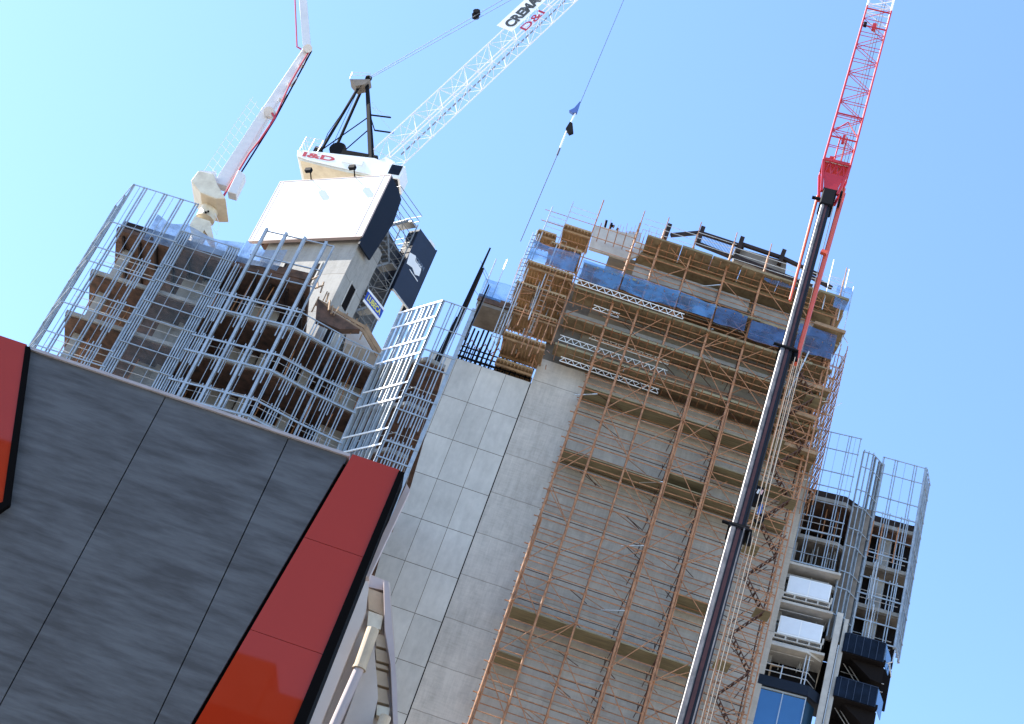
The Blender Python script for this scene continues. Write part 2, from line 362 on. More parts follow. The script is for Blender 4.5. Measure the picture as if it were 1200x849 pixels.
# ================================================================== 3. left tower
CH = [(-23.10, 73.45), (-19.33, 73.06), (-16.08, 72.74), (-11.31, 71.69), (-8.96, 72.27), (-6.64, 72.60), (-4.57, 70.18), (-2.80, 70.09)]
AZ = [-6, -5.5, -12.5, 14, 8, -49.5, -3]
FF = [Fr(p, a) for p, a in zip(CH, AZ)]
t = thing('unfinished_tower', 'unfinished brown concrete tower behind bare metal facade frames, left', 'building', (-13, 78, 0), R(-4.5))
LT = t
def facade(F, L_, ztop, zbot, mull, rows, thins=(), stubs=(), glass=None, post_mat=None, y=0., partname='facade_frame', parent=None, mat_=None, pale=False):
    """one facet: transoms as its mesh, mullions as children"""
    parent = parent or LT; mat_ = mat_ or M['alu']
    m = MB()
    for r in rows:
        z = r[0]; h = r[1] if len(r) > 1 else .07
        m.box(F, -.02, L_+.02, y-.075, y-.034, z-h, z)
    zr = [r[0] for r in rows]; m.box(F, -.035, -.022, y-.06, y+.05, min(zr)-.04, max(zr)+.01)
    fr = m.build(partname, M['truss'] if pale else mat_, parent)
    for x, k in mull:
        m = MB(); zt = ztop+.06
        if k == 1: m.box(F, x-.03, x+.03, y-.03, y+.13, zbot, zt)
        if k == 2:
            m.box(F, x-.105, x-.05, y-.03, y+.09, zbot, zt); m.box(F, x+.05, x+.105, y-.03, y+.09, zbot, zt)
        if k == 3: m.box(F, x-.10, x+.10, y-.05, y+.17, zbot, zt+.1)
        if k == 4:
            for q in (-.30, -.16, -.02, .12, .26): m.box(F, x+q-.032, x+q+.032, y-.03+.02*abs(q), y+.13, zbot, zt)
        m.build('mullion', mat_, fr)
    m = MB()
    for x in thins: MB().box(F, x-.012, x+.012, y+.02, y+.06, zbot, ztop-.03).build('tie_rod', mat_, fr)
    m = MB()
    for x, z0, z1 in stubs:
        MB().box(F, x-.028, x+.028, y-.03, y+.02, z0, z1).build('bracket', mat_, fr)
    if glass:
        m = MB()
        for z0, z1 in glass: m.box(F, .05, L_-.05, y+.115, y+.125, z0, z1)
        m.build('glazing', M['glass_thin'], fr)
    return fr
def pairs(z0, z1, off=0., h=.10):
    r = []; z = 52.85+off
    zs = [52.85+off+k*3.03 for k in range(-8, 6)]
    for q in zs:
        for v in (q, q-1.03):
            if z0 < v < z1: r.append((v, h))
    return r
def stubs_for(xs, z0, z1, off=0.):
    r = []
    for k in range(-6, 2):
        q = 52.85+off+k*3.03
        for x in xs:
            for dx in (-.24, .20):
                a, b = q-1.85-random.random()*.15, q+.15+random.random()*.1
                if a > z0 and b < z1: r.append((x+dx, a, b))
    return r
ZB = 40.0
facade(FF[0], 3.79, 58.17, ZB, [(.0, 1), (.68, 2), (1.87, 2), (2.83, 2), (3.72, 2)], [(58.17, .05), (55.24, .06)]+pairs(ZB, 54.5, .48, .06), thins=(.35, 1.3, 2.35), stubs=stubs_for((2.83,), ZB, 54.5, .48))
# left return of the corner
e = Vector((-23.1-.95*.42*2.6, 73.45+.95*2.6)); FR_ = Fr((e.x, e.y), math.degrees(math.atan2(73.45-e.y, -23.1-e.x)))
facade(FR_, (Vector((-23.1, 73.45))-e).length, 58.17, ZB, [(0, 1), (1.3, 1)], [(58.17, .05), (55.24, .06)]+pairs(ZB, 54.5, .48, .06))
facade(FF[1], 3.27, 56.08, ZB, [(.18, 4), (3.0, 4)], [(56.08, .05), (55.1, .03), (53.59, .05), (52.44, .05), (50.97, .05), (49.94, .05), (48.07, .05), (46.95, .05), (45.0, .05), (43.9, .05)], thins=(1.1, 2.05), glass=[(ZB, 55.95)])
xc = [FF[2].px(a, b)[0] for a, b in ((312, 270), (335, 275), (357, 280), (381, 287))]
facade(FF[2], 4.88, 55.0, ZB, [(xc[0]-.55, 2)]+[(x, 2) for x in xc[:0]]+[(4.86, 1)], pairs(ZB, 53.5), thins=(.6, 1.6, 2.35, 3.4, 4.3), stubs=stubs_for([xc[0]-.55]+xc, ZB, 54))
# tall posts of that facet, rising above the top floor
fr = MB()
fr.box(FF[2], xc[0], 4.88, .012, .08, 57.76, 57.82); fr.box(FF[2], xc[0]-.2, 4.88, .012, .08, 55.9, 55.96); fr.box(FF[2], xc[0], 4.88, .012, .08, 54.7, 54.75)
fr = fr.build('facade_frame', M['alu'], LT)
for x in xc:
    MB().box(FF[2], x-.075, x+.075, -.07, .12, ZB, 57.95).build('mullion', M['alu'], fr)
MB().box(FF[2], 4.84, 4.90, -.03, .12, 52.8, 57.8).build('mullion', M['alu'], fr)
facade(FF[3], 2.42, 52.82, ZB, [(.05, 1), (.95, 2), (1.95, 2), (2.38, 1)], [(52.85, .06)]+pairs(ZB, 52.5, -.02), thins=(.5, 1.45), stubs=stubs_for((.95,), 44, 52))
facade(FF[4], 2.35, 52.75, ZB, [(.08, 2), (.85, 2), (1.65, 2), (2.25, 1)], [(52.75, .06)]+pairs(ZB, 52.5, -.02), thins=(.45, 1.25), stubs=stubs_for((.85,), 44, 52))
facade(FF[5], 3.18, 55.78, ZB, [(.04, 1), (.4, 1), (.8, 1), (1.0, 1), (1.4, 1), (1.75, 1), (1.95, 1), (2.3, 1), (2.6, 1), (3.12, 1)], [(55.8, .10), (54.68, .10)]+pairs(ZB, 54.5, .3, .10), mat_=M['alu'], pale=True)
facade(FF[6], 1.77, 55.78, ZB, [(.06, 1), (.55, 2), (1.2, 2), (1.70, 3)], [(55.8, .05), (54.0, .04)]+[(z+.0, .075) for z, _ in pairs(ZB, 52.7, -.45)], thins=(.9,), stubs=stubs_for((.55, 1.2), ZB, 52.5, -.45))
# slabs following the facets (set back), soffits of brown formwork
def inset(z0, z1, name, m, back=13., cut0=.0, d=.45):
    pts = [(FF[0].w(.25, d, 0).xy), (FF[0].w(3.79, d, 0).xy), (FF[1].w(3.27, d, 0).xy), (FF[2].w(4.88, d+.1, 0).xy), (FF[3].w(2.42, d, 0).xy), (FF[4].w(2.2, d, 0).xy), (FF[5].w(3.2, d, 0).xy), (FF[6].w(1.4, d, 0).xy)]
    bk = [Vector((-2.9, 70.09+back)), Vector((-23, 73+back))]
    pts = [tuple(p) for p in pts+bk]
    return MB().slab(pts, z0, z1).build(name, m, LT)
for k, z in enumerate((52.2, 49.2, 46.2, 43.2, 40.2)):
    inset(z-.22, z, 'floor_slab', M['conc'])
    inset(z-.30, z-.225, 'soffit_formwork', M['timber_red'], d=.6)
# top deck over the left bays
TOP = [tuple(FF[0].w(.3, .4, 0).xy), tuple(FF[0].w(3.79, .4, 0).xy), tuple(FF[1].w(3.27, .4, 0).xy), tuple(FF[2].w(4.4, .5, 0).xy), (-11.2, 80), (-22.9, 84)]
MB().slab(TOP, 55.15, 55.4).build('top_deck', M['timber_red'], LT)
for k in range(12):   # joists under the top deck
    x = -22.3+k*.95
    MB().bar((x, 74.2-.09*(x+23), 55.05), (x+.5, 83, 55.05), .12, .2).build('joist', M['brown_black'], LT)
# upstand round the top deck, sheeting over it
for (F, a, b, z1, m_) in ((FF[0], .5, 3.7, 55.9, 'brown_black'), (FF[1], .0, 3.27, 55.95, 'timber_red'), (FF[2], .0, 4.3, 55.9, 'timber_red')):
    MB().box(F, a, b, .42, .5, 55.4, z1).build('edge_formwork', M[m_], LT)
# sagging pale blue sheet above the edge formwork
for (F, a, b, z0, z1) in ((FF[0], 1.9, 3.8, 55.0, 57.0), (FF[1], 0, 3.27, 55.5, 56.9), (FF[2], 0, 2.4, 55.5, 57.1)):
    m = MB(); n = 14; vs = []; fs = []
    for i in range(n+1):
        u = i/n; x = a+(b-a)*u; sag = -.35*math.sin(math.pi*u)+.06*math.sin(9*u)
        for w_, z in ((0, z0), (1, z1+sag)):
            vs.append(F.w(x, .36+.05*math.sin(7*u+w_), z))
    for i in range(n): fs.append((2*i, 2*i+2, 2*i+3, 2*i+1))
    m.add(vs, fs); o = m.build('sheeting', M['sheet_blue'], LT)
# interior: cross walls, columns, props, dark back
inner = [(-18.5, 76.6, 1.9), (-14.4, 76.6, 1.5), (-8.2, 76.0, 1.6)]
for z in (55.1, 51.9, 48.9, 45.9, 42.9):
    h = 2.7
    for x, y, w_ in inner:
        if z > 52.5 and x > -12: continue
        MB().box(WORLD, x-.1, x+w_-.1, y-1.0, y-.75, z-h, z-.02).build('interior_wall', M['conc'], LT)
    for x in (-22.0, -17.3, -12.6, -10.2, -5.2):
        if z > 52.5 and x > -12.8: continue
        MB().box(WORLD, x-.25, x+.25, 75.2, 75.7, z-h, z-.02).build('column', M['conc'], LT)
    for k in range(20):
        m = MB()
        x = -22.4+k*.97+random.uniform(-.2, .2)
        if z > 52.5 and x > -12: continue
        y = 73.9+random.random()*3.5+(0.7 if -16 > x else -.6)
        m.tube((x, y, z-h-.1), (x+random.uniform(-.15, .15), y, z), .035)
        m.build('prop', M['rust'], LT)
    if z < 55:
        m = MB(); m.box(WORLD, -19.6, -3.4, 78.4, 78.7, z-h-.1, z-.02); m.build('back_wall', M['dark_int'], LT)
    # guard rails just inside the frame
    m = MB()
    for F, L_ in zip(FF[:7], (3.79, 3.27, 4.88, 2.42, 2.35, 3.18, 1.77)):
        if z > 52.5 and F not in FF[:3]: continue
        for zz_ in (z-h+.6, z-h+1.1): m.tube(F.w(.1, .62, zz_), F.w(L_-.1, .62, zz_), .022, 5)
    m.build('guard_rail', M['galv'], LT)
m = MB()      # timber edge protection at the stepped corner by the core
a_, b_, c2 = at(372, 352, 77), at(428, 384, 77), at(447, 415, 77)
for dz in (0, -.28): m.bar(a_+Vector((0, 0, dz)), b_+Vector((0, 0, dz)), .06, .2)
m.bar(b_, c2, .1, .28); m.bar(b_+Vector((0, 0, -.3)), c2+Vector((0, 0, -.35)), .1, .18)
for k in range(6): p = a_.lerp(b_, k/5); m.bar(p+Vector((0, 0, .25)), p+Vector((0, 0, -.9)), .07, .07)
m.build('edge_barrier', M['timber'], LT)
wd = [at(372, 350, 76.5), at(390, 366, 76.5), at(422, 386, 76.5), at(398, 386, 76.5), at(370, 374, 76.5)]
m = MB(); n = len(wd); vs = wd+[p+Vector((0, .6, .1)) for p in wd]
m.add(vs, [tuple(range(n)), tuple(range(2*n-1, n-1, -1))]+[(i, i+n, (i+1) % n+n, (i+1) % n) for i in range(n)]); m.build('timber_platform', M['timber_red'], LT)
wd = [at(408, 384, 78), at(424, 388, 78), at(446, 418, 78), at(430, 410, 78), at(404, 402, 78)]
m = MB(); vs = wd+[p+Vector((0, 1.2, 0)) for p in wd]
m.add(vs, [tuple(range(n)), tuple(range(2*n-1, n-1, -1))]+[(i, i+n, (i+1) % n+n, (i+1) % n) for i in range(n)]); m.build('parapet', M['conc_pale'], LT)
m = MB()
for k in range(9):
    p = at(366+k*3.2, 330+k*5+random.uniform(-4, 4), 76.3); m.bar(p, p+Vector((random.uniform(-.3, .3), random.uniform(.1, .6), random.uniform(.6, 1.1))), .07, .09)
m.build('loose_timber', M['timber'], LT)
# rebar tips above the top deck
m = MB()
for k in range(30):
    x = random.uniform(-22, -12.5); y = 76+random.random()*2; m.tube((x, y, 55.3), (x, y, 56.1+random.random()*.6), .012, 4)
m.build('rebar', M['rust'], LT)

# lift core rising out of the left tower
PBB = at(292, 283, 84); FBB = Fr(PBB, -33)
cc = FBB.w(7.75, .45, 0); FC1 = Fr((cc.x, cc.y), -33); FC2 = Fr((cc.x, cc.y), 57)
def core_part(name, m_, parent=LT): pass
core = MB().box(FC1, -6.6, 0, 0, 2.35, 40, 65.2)
core = core.build('lift_core', concrete_wall('core_concrete', (.31, .295, .265), 3.03, 52.2), LT)
def opening(F, x0, x1, z0, z1):
    m = MB(); m.box(F, x0, x1, -.004, .0, z0, z1); m.build('opening', M['dark_int'], core)  # flat dark sheet paints the shade of an opening, no hole is cut
    m = MB(); m.box(F, x0-.10, x0, -.05, .02, z0-.1, z1+.1).box(F, x1, x1+.10, -.05, .02, z0-.1, z1+.1); m.build('opening_frame', M['conc_pale'], core)
opening(FC2, .9, 1.5, 59.6, 61.4); opening(FC2, .7, 1.5, 56.0, 58.4); opening(FC1, -2.4, -2.0, 60.6, 62.2); opening(FC1, -4.6, -4.2, 60.9, 62.3)
# ================================================================== white screen box round the core
t = thing('screen_box', 'big white advertising screen with navy side wrapped round the lift core', 'screen box', FBB.w(4, 0, 63.9), FBB.az)
MB().box(FBB, .0, 8.05, -.02, .12, 63.95, 69.2).build('front_screen', M['screen'], t)
m = MB(); m.box(FBB, -.06, .0, -.05, .2, 63.9, 69.25).box(FBB, 8.05, 8.11, -.05, .2, 63.9, 69.25).box(FBB, 0, 8.05, -.05, .2, 63.86, 63.95).box(FBB, 0, 8.05, -.05, .2, 69.2, 69.26)
m.box(FBB, .22, .27, -.045, -.022, 63.95, 69.2); m.box(FBB, 7.55, 7.62, -.045, -.022, 63.95, 69.2)
m.build('screen_frame', M['pinkgrey'], t)
FBS = Fr(FBB.w(8.12, .06, 0).xy, 57)
sp = [FBS.px(418.5, 281), FBS.px(433.5, 305), FBS.px(445, 287), FBS.px(461, 262), FBS.px(470.5, 234), FBS.px(466.5, 222), FBS.px(458, 206.5)]
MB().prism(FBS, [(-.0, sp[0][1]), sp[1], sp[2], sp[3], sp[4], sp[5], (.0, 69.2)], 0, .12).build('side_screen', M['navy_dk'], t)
MB().box(FBB, .3, 7.7, .2, 1.2, 64.3, 64.4).build('soffit', M['timber_red'], t)
m = MB()
for k in range(11): m.bar(FBB.w(.6+k*.7, .15, 64.2), FBB.w(.6+k*.7, .6, 64.2), .08, .14)
m.build('soffit_joist', M['brown_black'], t)
for px_ in ((365, 210), (417, 205)):
    x, z = FBB.px(*px_)
    m = MB(); m.bar(FBB.w(x, .1, 69.2), FBB.w(x+.1, -.55, 69.55), .06, .06); m.box(FBB, x-.18, x+.25, -.75, -.5, 69.35, 69.6); m.build('flood_light', M['black'], t)
# small ledges on navy side

# ================================================================== stair tower beside the core
PN = at(461, 338, 84); FN = Fr(PN, 48)
t = thing('stair_tower', 'grey scaffold stair tower between the lift core and the navy hoarding', 'scaffold stair', FN.w(-2.2, .3, 50), FN.az)
xs_ = (-2.9, -.15); ys_ = (.2, 1.6)
for x in xs_:
    for y in ys_: MB().tube(FN.w(x, y, 50), FN.w(x, y, 71.2), .045).build('standard', M['galv_dark'], t)
lv = [52+k*1.9 for k in range(11)]
for i, z in enumerate(lv):
    m = MB()
    for zz_ in (z, z+.5, z+1.0):
        for y in ys_: m.tube(FN.w(xs_[0], y, zz_), FN.w(xs_[1], y, zz_), .025, 5)
        for x in xs_: m.tube(FN.w(x, ys_[0], zz_), FN.w(x, ys_[1], zz_), .025, 5)
    m.build('guard_rail', M['galv_dark'], t)
    if i < 10:
        x0, x1 = (-2.2, -.8) if i % 2 else (-.8, -2.2)
        f = MB(); f.bar(FN.w(x0, .5, z), FN.w(x1, .5, z+1.9), .06, .14).bar(FN.w(x0, 1.2, z), FN.w(x1, 1.2, z+1.9), .06, .14)
        for k in range(8):
            u = (k+.5)/8; f.box(FN, x0+(x1-x0)*u-.12, x0+(x1-x0)*u+.12, .5, 1.2, z+1.9*u-.02, z+1.9*u+.02)
        f.build('stair_flight', M['galv_dark'], t)
        xx = (-.75, -.15) if i % 2 else (-2.9, -2.25)
        MB().box(FN, xx[0], xx[1], .25, 1.55, z+1.84, z+1.9).build('landing', M['galv'], t)
m = MB()
for i, z in enumerate(lv[:-1]):
    m.tube(FN.w(xs_[i % 2], ys_[0], z), FN.w(xs_[1-i % 2], ys_[0], z+1.9), .022, 5)
m.build('diagonal_brace', M['galv_dark'], t)
MB().prism(FN, [(-3, 50), (1.5, 50), (1.5, 69.8), (-3, 70.6)], 1.75, 1.78).build('back_netting', mat('grey_netting', (.12, .12, .115), .9, alpha=.9, var=.5, scale=1.5, spec=.1), t)

# navy hoarding with white logo
t = thing('navy_hoarding', 'tall navy hoarding box with white jigsaw logo right of the stair tower', 'hoarding', FN.w(0, 0, 65.6), FN.az)
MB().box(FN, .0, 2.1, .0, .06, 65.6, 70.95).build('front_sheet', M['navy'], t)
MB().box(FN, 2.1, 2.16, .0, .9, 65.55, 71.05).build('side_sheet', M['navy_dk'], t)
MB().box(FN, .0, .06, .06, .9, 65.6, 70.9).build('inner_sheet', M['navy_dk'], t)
MB().box(FN, 2.16, 2.19, .9, .98, 65.5, 71.1).build('edge_strip', M['white'], t)
MB().box(FN, 0, 2.16, -.03, .08, 65.52, 65.6).build('bottom_rail', M['galv'], t)
m = MB(); m.box(FN, .1, 2.0, .4, .5, 66.0, 66.2); m.bar(FN.w(.1, .5, 65.8), FN.w(1.9, .5, 66.7), .1, .1); m.build('bracing', M['timber'], t)
# jigsaw shaped logo: stepped white patches with dark letters and line below
lx0, lz0 = FN.px(477, 318); 
px_pts = [(480, 296), (487, 300), (488, 306), (494, 312), (493, 318), (491, 324), (486, 322), (483, 314), (476.5, 309)]
lp = [FN.px(*p) for p in px_pts]
lg = MB().prism(FN, lp, -.015, -.002).build('logo_patch', M['white'], t)
x0, z0 = FN.px(481, 307.5); x1, z1 = FN.px(491.5, 321)
textobj('logo_letters', 'CREM', M['letter_navy'], lg, FN, .68, -.018, z1+.38, .4, fit=(1.05, .34), bold=.02)
a_, b_ = FN.pw(480, 316, -.01), FN.pw(489.5, 330, -.01)
MB().bar(a_, b_, .01, .07, side=(FN.i.x, FN.i.y, 0)).build('logo_line', M['white'], t)
MB().box(FN, 1.5, 2.1, .3, .9, 70.95, 71.5).build('cap_light', M['white'], t)

# blue banner
PL_ = at(426, 353, 80.6); kz = (80.6-83)/83; dzb = (62.99-1.7)*kz; FLB = Fr(PL_, 47)
t = thing('banner', 'blue banner with yellow lettering tied to the stair tower below the screen', 'banner', FLB.w(.9, 0, 61.2), FLB.az)
MB().box(FLB, 0, 1.76, 0, .03, 63.14+dzb, 63.80+dzb).build('cloth', M['sign_blue'], t)
MB().box(FLB, -.03, 1.79, -.008, .038, 63.80+dzb, 63.96+dzb).build('white_hem', M['white'], t)
MB().box(FLB, -.03, 1.79, -.008, .038, 62.96+dzb, 63.14+dzb).build('white_hem', M['white'], t)
textobj('lettering', 'LUBECA', M['sign_yellow'], t, FLB, .18, -.004, 63.27+dzb, .4, fit=(1.42, .42), bold=.02)

# ================================================================== tower crane
PC = at(440, 190, 88); FCR = Fr(PC, -16)
t = thing('tower_crane', 'white luffing tower crane with black A-frame standing on the lift core', 'crane', FCR.w(0, 1, 60), FCR.az)
def cw(px, py, y=0.): return FCR.pw(px, py, y)
P = lattice(t, FCR.w(.2, 1.1, 65), FCR.w(.2, 1.1, 76.2), FCR.w(1, 0, 0)-FCR.w(0, 0, 0), 1.7, 1.7, 7, M['white'], .09, .05, name='mast_chord', braces_name='mast_lacing')
MB().box(FCR, -.9, 1.3, 0, 2.2, 75.6, 76.3).build('slew_ring', M['cream'], t)
# machinery deck: side profile prism
prof = [(-5.75, 77.75), (-5.2, 77.86), (-.2, 78.25), (1.1, 77.9), (1.25, 77.1), (.4, 76.6), (-1.8, 76.75), (-4.7, 76.95), (-5.55, 77.15)]
MB().prism(FCR, prof, 0, 2.3).build('machinery_deck', M['white'], t, bevel=.03)
MB().prism(FCR, [(-5.5, 77.12), (-4.7, 76.93), (-1.8, 76.72), (.35, 76.58), (.2, 76.5), (-1.8, 76.5), (-5.2, 76.85)], .05, 2.25).build('bounce_toned_underside', M['cream'], t)  # cream colour carries the yellowish light bounced up from below
textobj('lettering', 'I&D', M['letter_red'], t, FCR, -5.2, -.006, 77.22, .5, fit=(2.35, .46), bold=.035)
m = MB()
for z in (78.3, 78.7, 79.1):
    for y in (0, 2.2): m.tube(FCR.w(-5.6, y, z-.05), FCR.w(-4.3, y, z+.02), .02, 5)
    m.tube(FCR.w(-5.6, 0, z-.05), FCR.w(-5.6, 2.2, z-.05), .02, 5)
for x in (-5.6, -4.95, -4.3):
    for y in (0, 2.2): m.tube(FCR.w(x, y, 77.8), FCR.w(x, y, 79.1), .02, 5)
m.build('deck_railing', M['galv'], t)
m = MB()
m.tube(FCR.w(-3.2, .3, 78.85), FCR.w(-3.2, 1.9, 78.85), .6, 18); m.build('winch_drum', M['black'], t)
MB().box(FCR, -4.7, -4.2, .1, 1.7, 78.0, 78.5).build('motor', M['black'], t)
MB().box(FCR, -2.7, -.1, .1, 1.9, 78.12, 78.62).build('winch_frame', M['black'], t)
MB().box(FCR, -2.3, -.8, -.06, 0, 77.3, 77.75).build('hatch', M['white'], t)
MB().box(FCR, -1.7, .1, .1, 1.4, 76.45, 76.6).build('motor_box', M['cream'], t)
# A-frame
apex = [cw(430, 93, .7), cw(430, 93, 1.6)]
m1, m2 = cw(434, 186, .2), cw(437, 186, 2.1)
MB().bar(m1, apex[0], .24, .24).build('front_leg', M['black'], t)
MB().bar(m2, apex[1], .24, .24).build('front_leg', M['black'], t)
MB().tube(cw(376, 177, .2), cw(424, 96, .7), .11, 8).build('back_leg', M['black'], t)
MB().tube(cw(396, 168, 2.1), cw(428, 96, 1.6), .11, 8).build('back_leg', M['black'], t)
m = MB(); m.tube(cw(374, 178, .4), cw(431, 138, .5), .045).tube(cw(400, 180, .4), cw(431, 153, .5), .045)
m.tube(cw(384, 157, .2), cw(428, 94, .4), .03).tube(cw(384, 157, .2), cw(376, 177, .2), .03).tube(cw(390, 170, 1), cw(422, 100, 1), .02); m.build('frame_tie', M['black'], t)
MB().prism(FCR, [FCR.px(410, 93, .3), FCR.px(434, 93, .3), FCR.px(427, 99, .3), FCR.px(417, 101, .3)], .3, 1.1).build('apex_platform', M['conc_dark'], t)
m = MB()
for y in (.3, 1.1):
    m.path([cw(410, 92, y), cw(413, 85, y), cw(434, 86, y), cw(434, 92, y)], .02, 5); m.tube(cw(411, 88.5, y), cw(434, 89, y), .02, 5)
m.build('apex_railing', M['galv'], t)
m = MB(); m.tube(FCR.pw(432, 92, .5), FCR.pw(432, 92, 1.8), .25, 12); m.build('apex_sheave', M['black'], t)
m = MB()
for a, b in (((434, 135), (458, 138)), ((435, 140), (439, 153)), ((439, 153), (461, 156))): m.bar(cw(*a, .6), cw(*b, .6), .1, .07)
m.build('catwalk', M['black'], t)
m = MB()
for a, b in (((436, 126), (459, 138)), ((436, 126), (461, 156)), ((436, 120), (450, 137))): m.tube(cw(*a, .6), cw(*b, .6), .012, 4)
m.build('stay_wire', M['galv'], t)
# jib
ja, jb = cw(449, 190, 1.1), cw(690, -35, 1.1)
dj = (jb-ja).normalized(); side = Vector((FCR.i.x, FCR.i.y, 0))
P = lattice(t, ja, jb, side, 1.6, 1.5, 17, M['jib_white'], .055, .02, name='jib_chord', braces_name='jib_lacing')
upj = side.cross(dj).normalized(); us_ = upj if upj.z > 0 else -upj
m = MB()
for k in range(40):
    m.bar(ja.lerp(jb, .05+k*.0235)-us_*.6, ja.lerp(jb, .05+k*.0235+.016)-us_*.6, .16, .03, side=side)
m.build('jib_walkway', M['galv_dark'], t)
MB().prism(FCR, [FCR.px(437, 187), FCR.px(452, 196), FCR.px(462, 186), FCR.px(452, 180)], .3, 1.9).build('jib_foot', M['white'], t)
# banner on the jib: a frame along the jib
class JF:   # frame in the jib plane
    def __init__(s, o, d, up, n): s.o, s.d, s.u, s.n = o, d, up, n
    def w(s, x, y, z): return s.o+s.d*x+s.n*y+s.u*z
us = upj if upj.z > 0 else -upj
J = JF(ja, dj, us, side)
L_j = (jb-ja).length
def jx(px, py):
    p = cw(px, py, .25); return (p-ja).dot(dj), (p-ja).dot(us)
bx0 = jx(597, 38)[0]; bx1 = jx(672, -12)[0]+2.6
ban = MB(); ban.box(J, bx0, bx1+.8, -1.0, -.96, -.05, 1.3); ban = ban.build('jib_banner', M['white'], t)
textobj('lettering', 'CREMA', M['letter_black'], ban, J, bx0+.35, -1.004, .15, .6, fit=(3.8, .85), bold=.05)
textobj('faded_lettering', 'D&I', M['letter_red'], t, J, bx0+.7, -.93, -.85, .5, fit=(2.5, .6), mirror=False, bold=.01)
# pendant ropes and sheave block
m = MB()
for dy, dx in ((-.3, 0), (.3, 0), (0, 4)): m.tube(cw(432, 91+dx*.5, 1.1+dy), cw(620+dx, -18+dx, 1.1+dy), .022, 5)
m.build('luffing_rope', M['rope'], t)
p = cw(558, 17, 1.1)
MB().bar(p-dj*.35, p+dj*.35, .5, .25, side=side).tube(p-side*.35, p+side*.35, .22, 10).build('equaliser_block', M['black'], t)
# cab
cb = [cw(454, 208, -.9), cw(452, 205, -.9)]
cx, cz = FCR.px(461, 207, -1.2)
cab = MB().box(FCR, cx-.35, cx+.65, -1.6, -.1, cz-.5, cz+.75).build('cab', M['white'], t)
MB().box(FCR, cx-.28, cx+.5, -1.63, -1.602, cz-.2, cz+.68).build('cab_window', M['glass_dark'], cab)
MB().box(FCR, cx-.28, cx+.5, -1.5, -.3, cz-.53, cz-.502).build('cab_window', M['glass_dark'], cab)
MB().box(FCR, .6, cx-.35, -.9, 0, cz-.35, cz-.2).build('cab_arm', M['white'], cab)

# crane load line and rigging
FK = Fr(at(665, 150, 84), -16)
t = thing('lifting_tackle', 'blue and silver hook tackle with long chain hanging in mid sky', 'hook', FK.pw(610, 283))
h = FK.pw
m = MB(); m.tube(h(733, -5), h(680, 121), .022, 5).build('hoist_rope', M['rope'], t)
MB().prism(FK, [FK.px(*p) for p in ((680, 120), (676, 133), (671, 134), (667, 131), (673, 128))], -.12, .12).build('hook_head', M['hook_blue'], t)
MB().tube(h(675, 131), h(668, 146), .06).build('swivel', M['white'], t)
MB().prism(FK, [FK.px(*p) for p in ((668, 144), (671, 146), (672, 156), (667, 158), (663, 152))], -.12, .12).build('hook_block', M['black'], t)
MB().tube(h(664, 154), h(656, 174), .065).build('shackle', M['white'], t)
m = MB(); m.tube(h(656, 174), h(653, 182), .07); m.tube(h(653, 182), h(610, 283), .03); m.build('chain', M['rope'], t)

# ================================================================== concrete placing boom
PP = at(240, 270, 77); FP = Fr(PP, -10)
t = thing('placing_boom', 'white folding concrete placing boom with red pipe on a cream pedestal', 'concrete pump', FP.pw(240, 285), FP.az)
def pw(px, py, y=0.): return FP.pw(px, py, y)
x, z = FP.px(243, 268)
MB().tube(FP.w(-.35, .5, 55.5), FP.w(-.35, .5, 58.3), .42, 16).build('column', M['cream'], t)
ft = MB()
ft.prism(FP, [FP.px(*p) for p in ((228, 252), (246, 258), (251, 281), (246, 279), (239, 268), (234, 279), (224, 276), (222, 262))], .1, .9); ft.build('pedestal_bracket', M['cream'], t)
tr = MB(); tr.tube(pw(240, 258, .5), pw(250, 238, .5), .55, 14, r2=.5); tr.build('turret', M['cream'], t)
m = MB(); m.tube(pw(241, 249, -.05), pw(241, 249, -.2), .07); m.tube(pw(244, 248, -.02), pw(244, 248, -.2), .07); m.build('bolt_hole', M['black'], t)
MB().prism(FP, [FP.px(*p) for p in ((225, 222), (234, 210), (252, 214), (256, 226), (266, 243), (254, 243), (236, 236))], -.7, 1.3).build('turntable', M['cream'], t, bevel=.04)
MB().prism(FP, [FP.px(*p) for p in ((228, 217), (236, 207), (254, 209), (254, 219), (244, 221))], -.5, 1.1).build('control_box', M['pump_white'], t)
pts = [(258, 220), (272, 199), (314, 130), (361, 57)]
a0, a1, a2, a3 = [pw(*p, .3) for p in pts]
sd = Vector((FP.i.x, FP.i.y, 0))
MB().bar(a0, a2, .55, .82, side=sd, w2=.5, h2=.62).build('boom_section', M['pump_white'], t, bevel=.03)
MB().bar(a2.lerp(a0, .04), a3, .42, .6, side=sd, w2=.34, h2=.42).build('boom_section', M['pump_white'], t, bevel=.02)
b1 = pw(349, -70, .1)
MB().bar(pw(360, 58, -.15), b1, .4, .5, side=sd, w2=.4, h2=.5).build('boom_section', M['pump_white'], t, bevel=.02)
MB().tube(pw(361, 57, -.5), pw(361, 57, .6), .26, 14).build('knuckle', M['pump_white'], t)
MB().tube(pw(315, 131, -.3), pw(315, 131, .8), .30, 14).build('knuckle', M['pump_white'], t)
m = MB()
m.path([pw(262, 230, -.15), pw(272, 213, -.15), pw(292, 180, -.15), pw(304, 165, -.15), pw(322, 138, -.2), pw(317, 130, -.2)], .065, 8)
m.path([pw(322, 138, -.15), pw(340, 98, -.15), pw(352, 77, -.15), pw(365, 56, -.15), pw(361, 52, -.15)], .055, 8)
m.path([pw(353, 58, -.3), pw(348, 55, -.3), pw(344, -40, -.3)], .05, 8)
m.build('delivery_pipe', M['pump_red'], t)
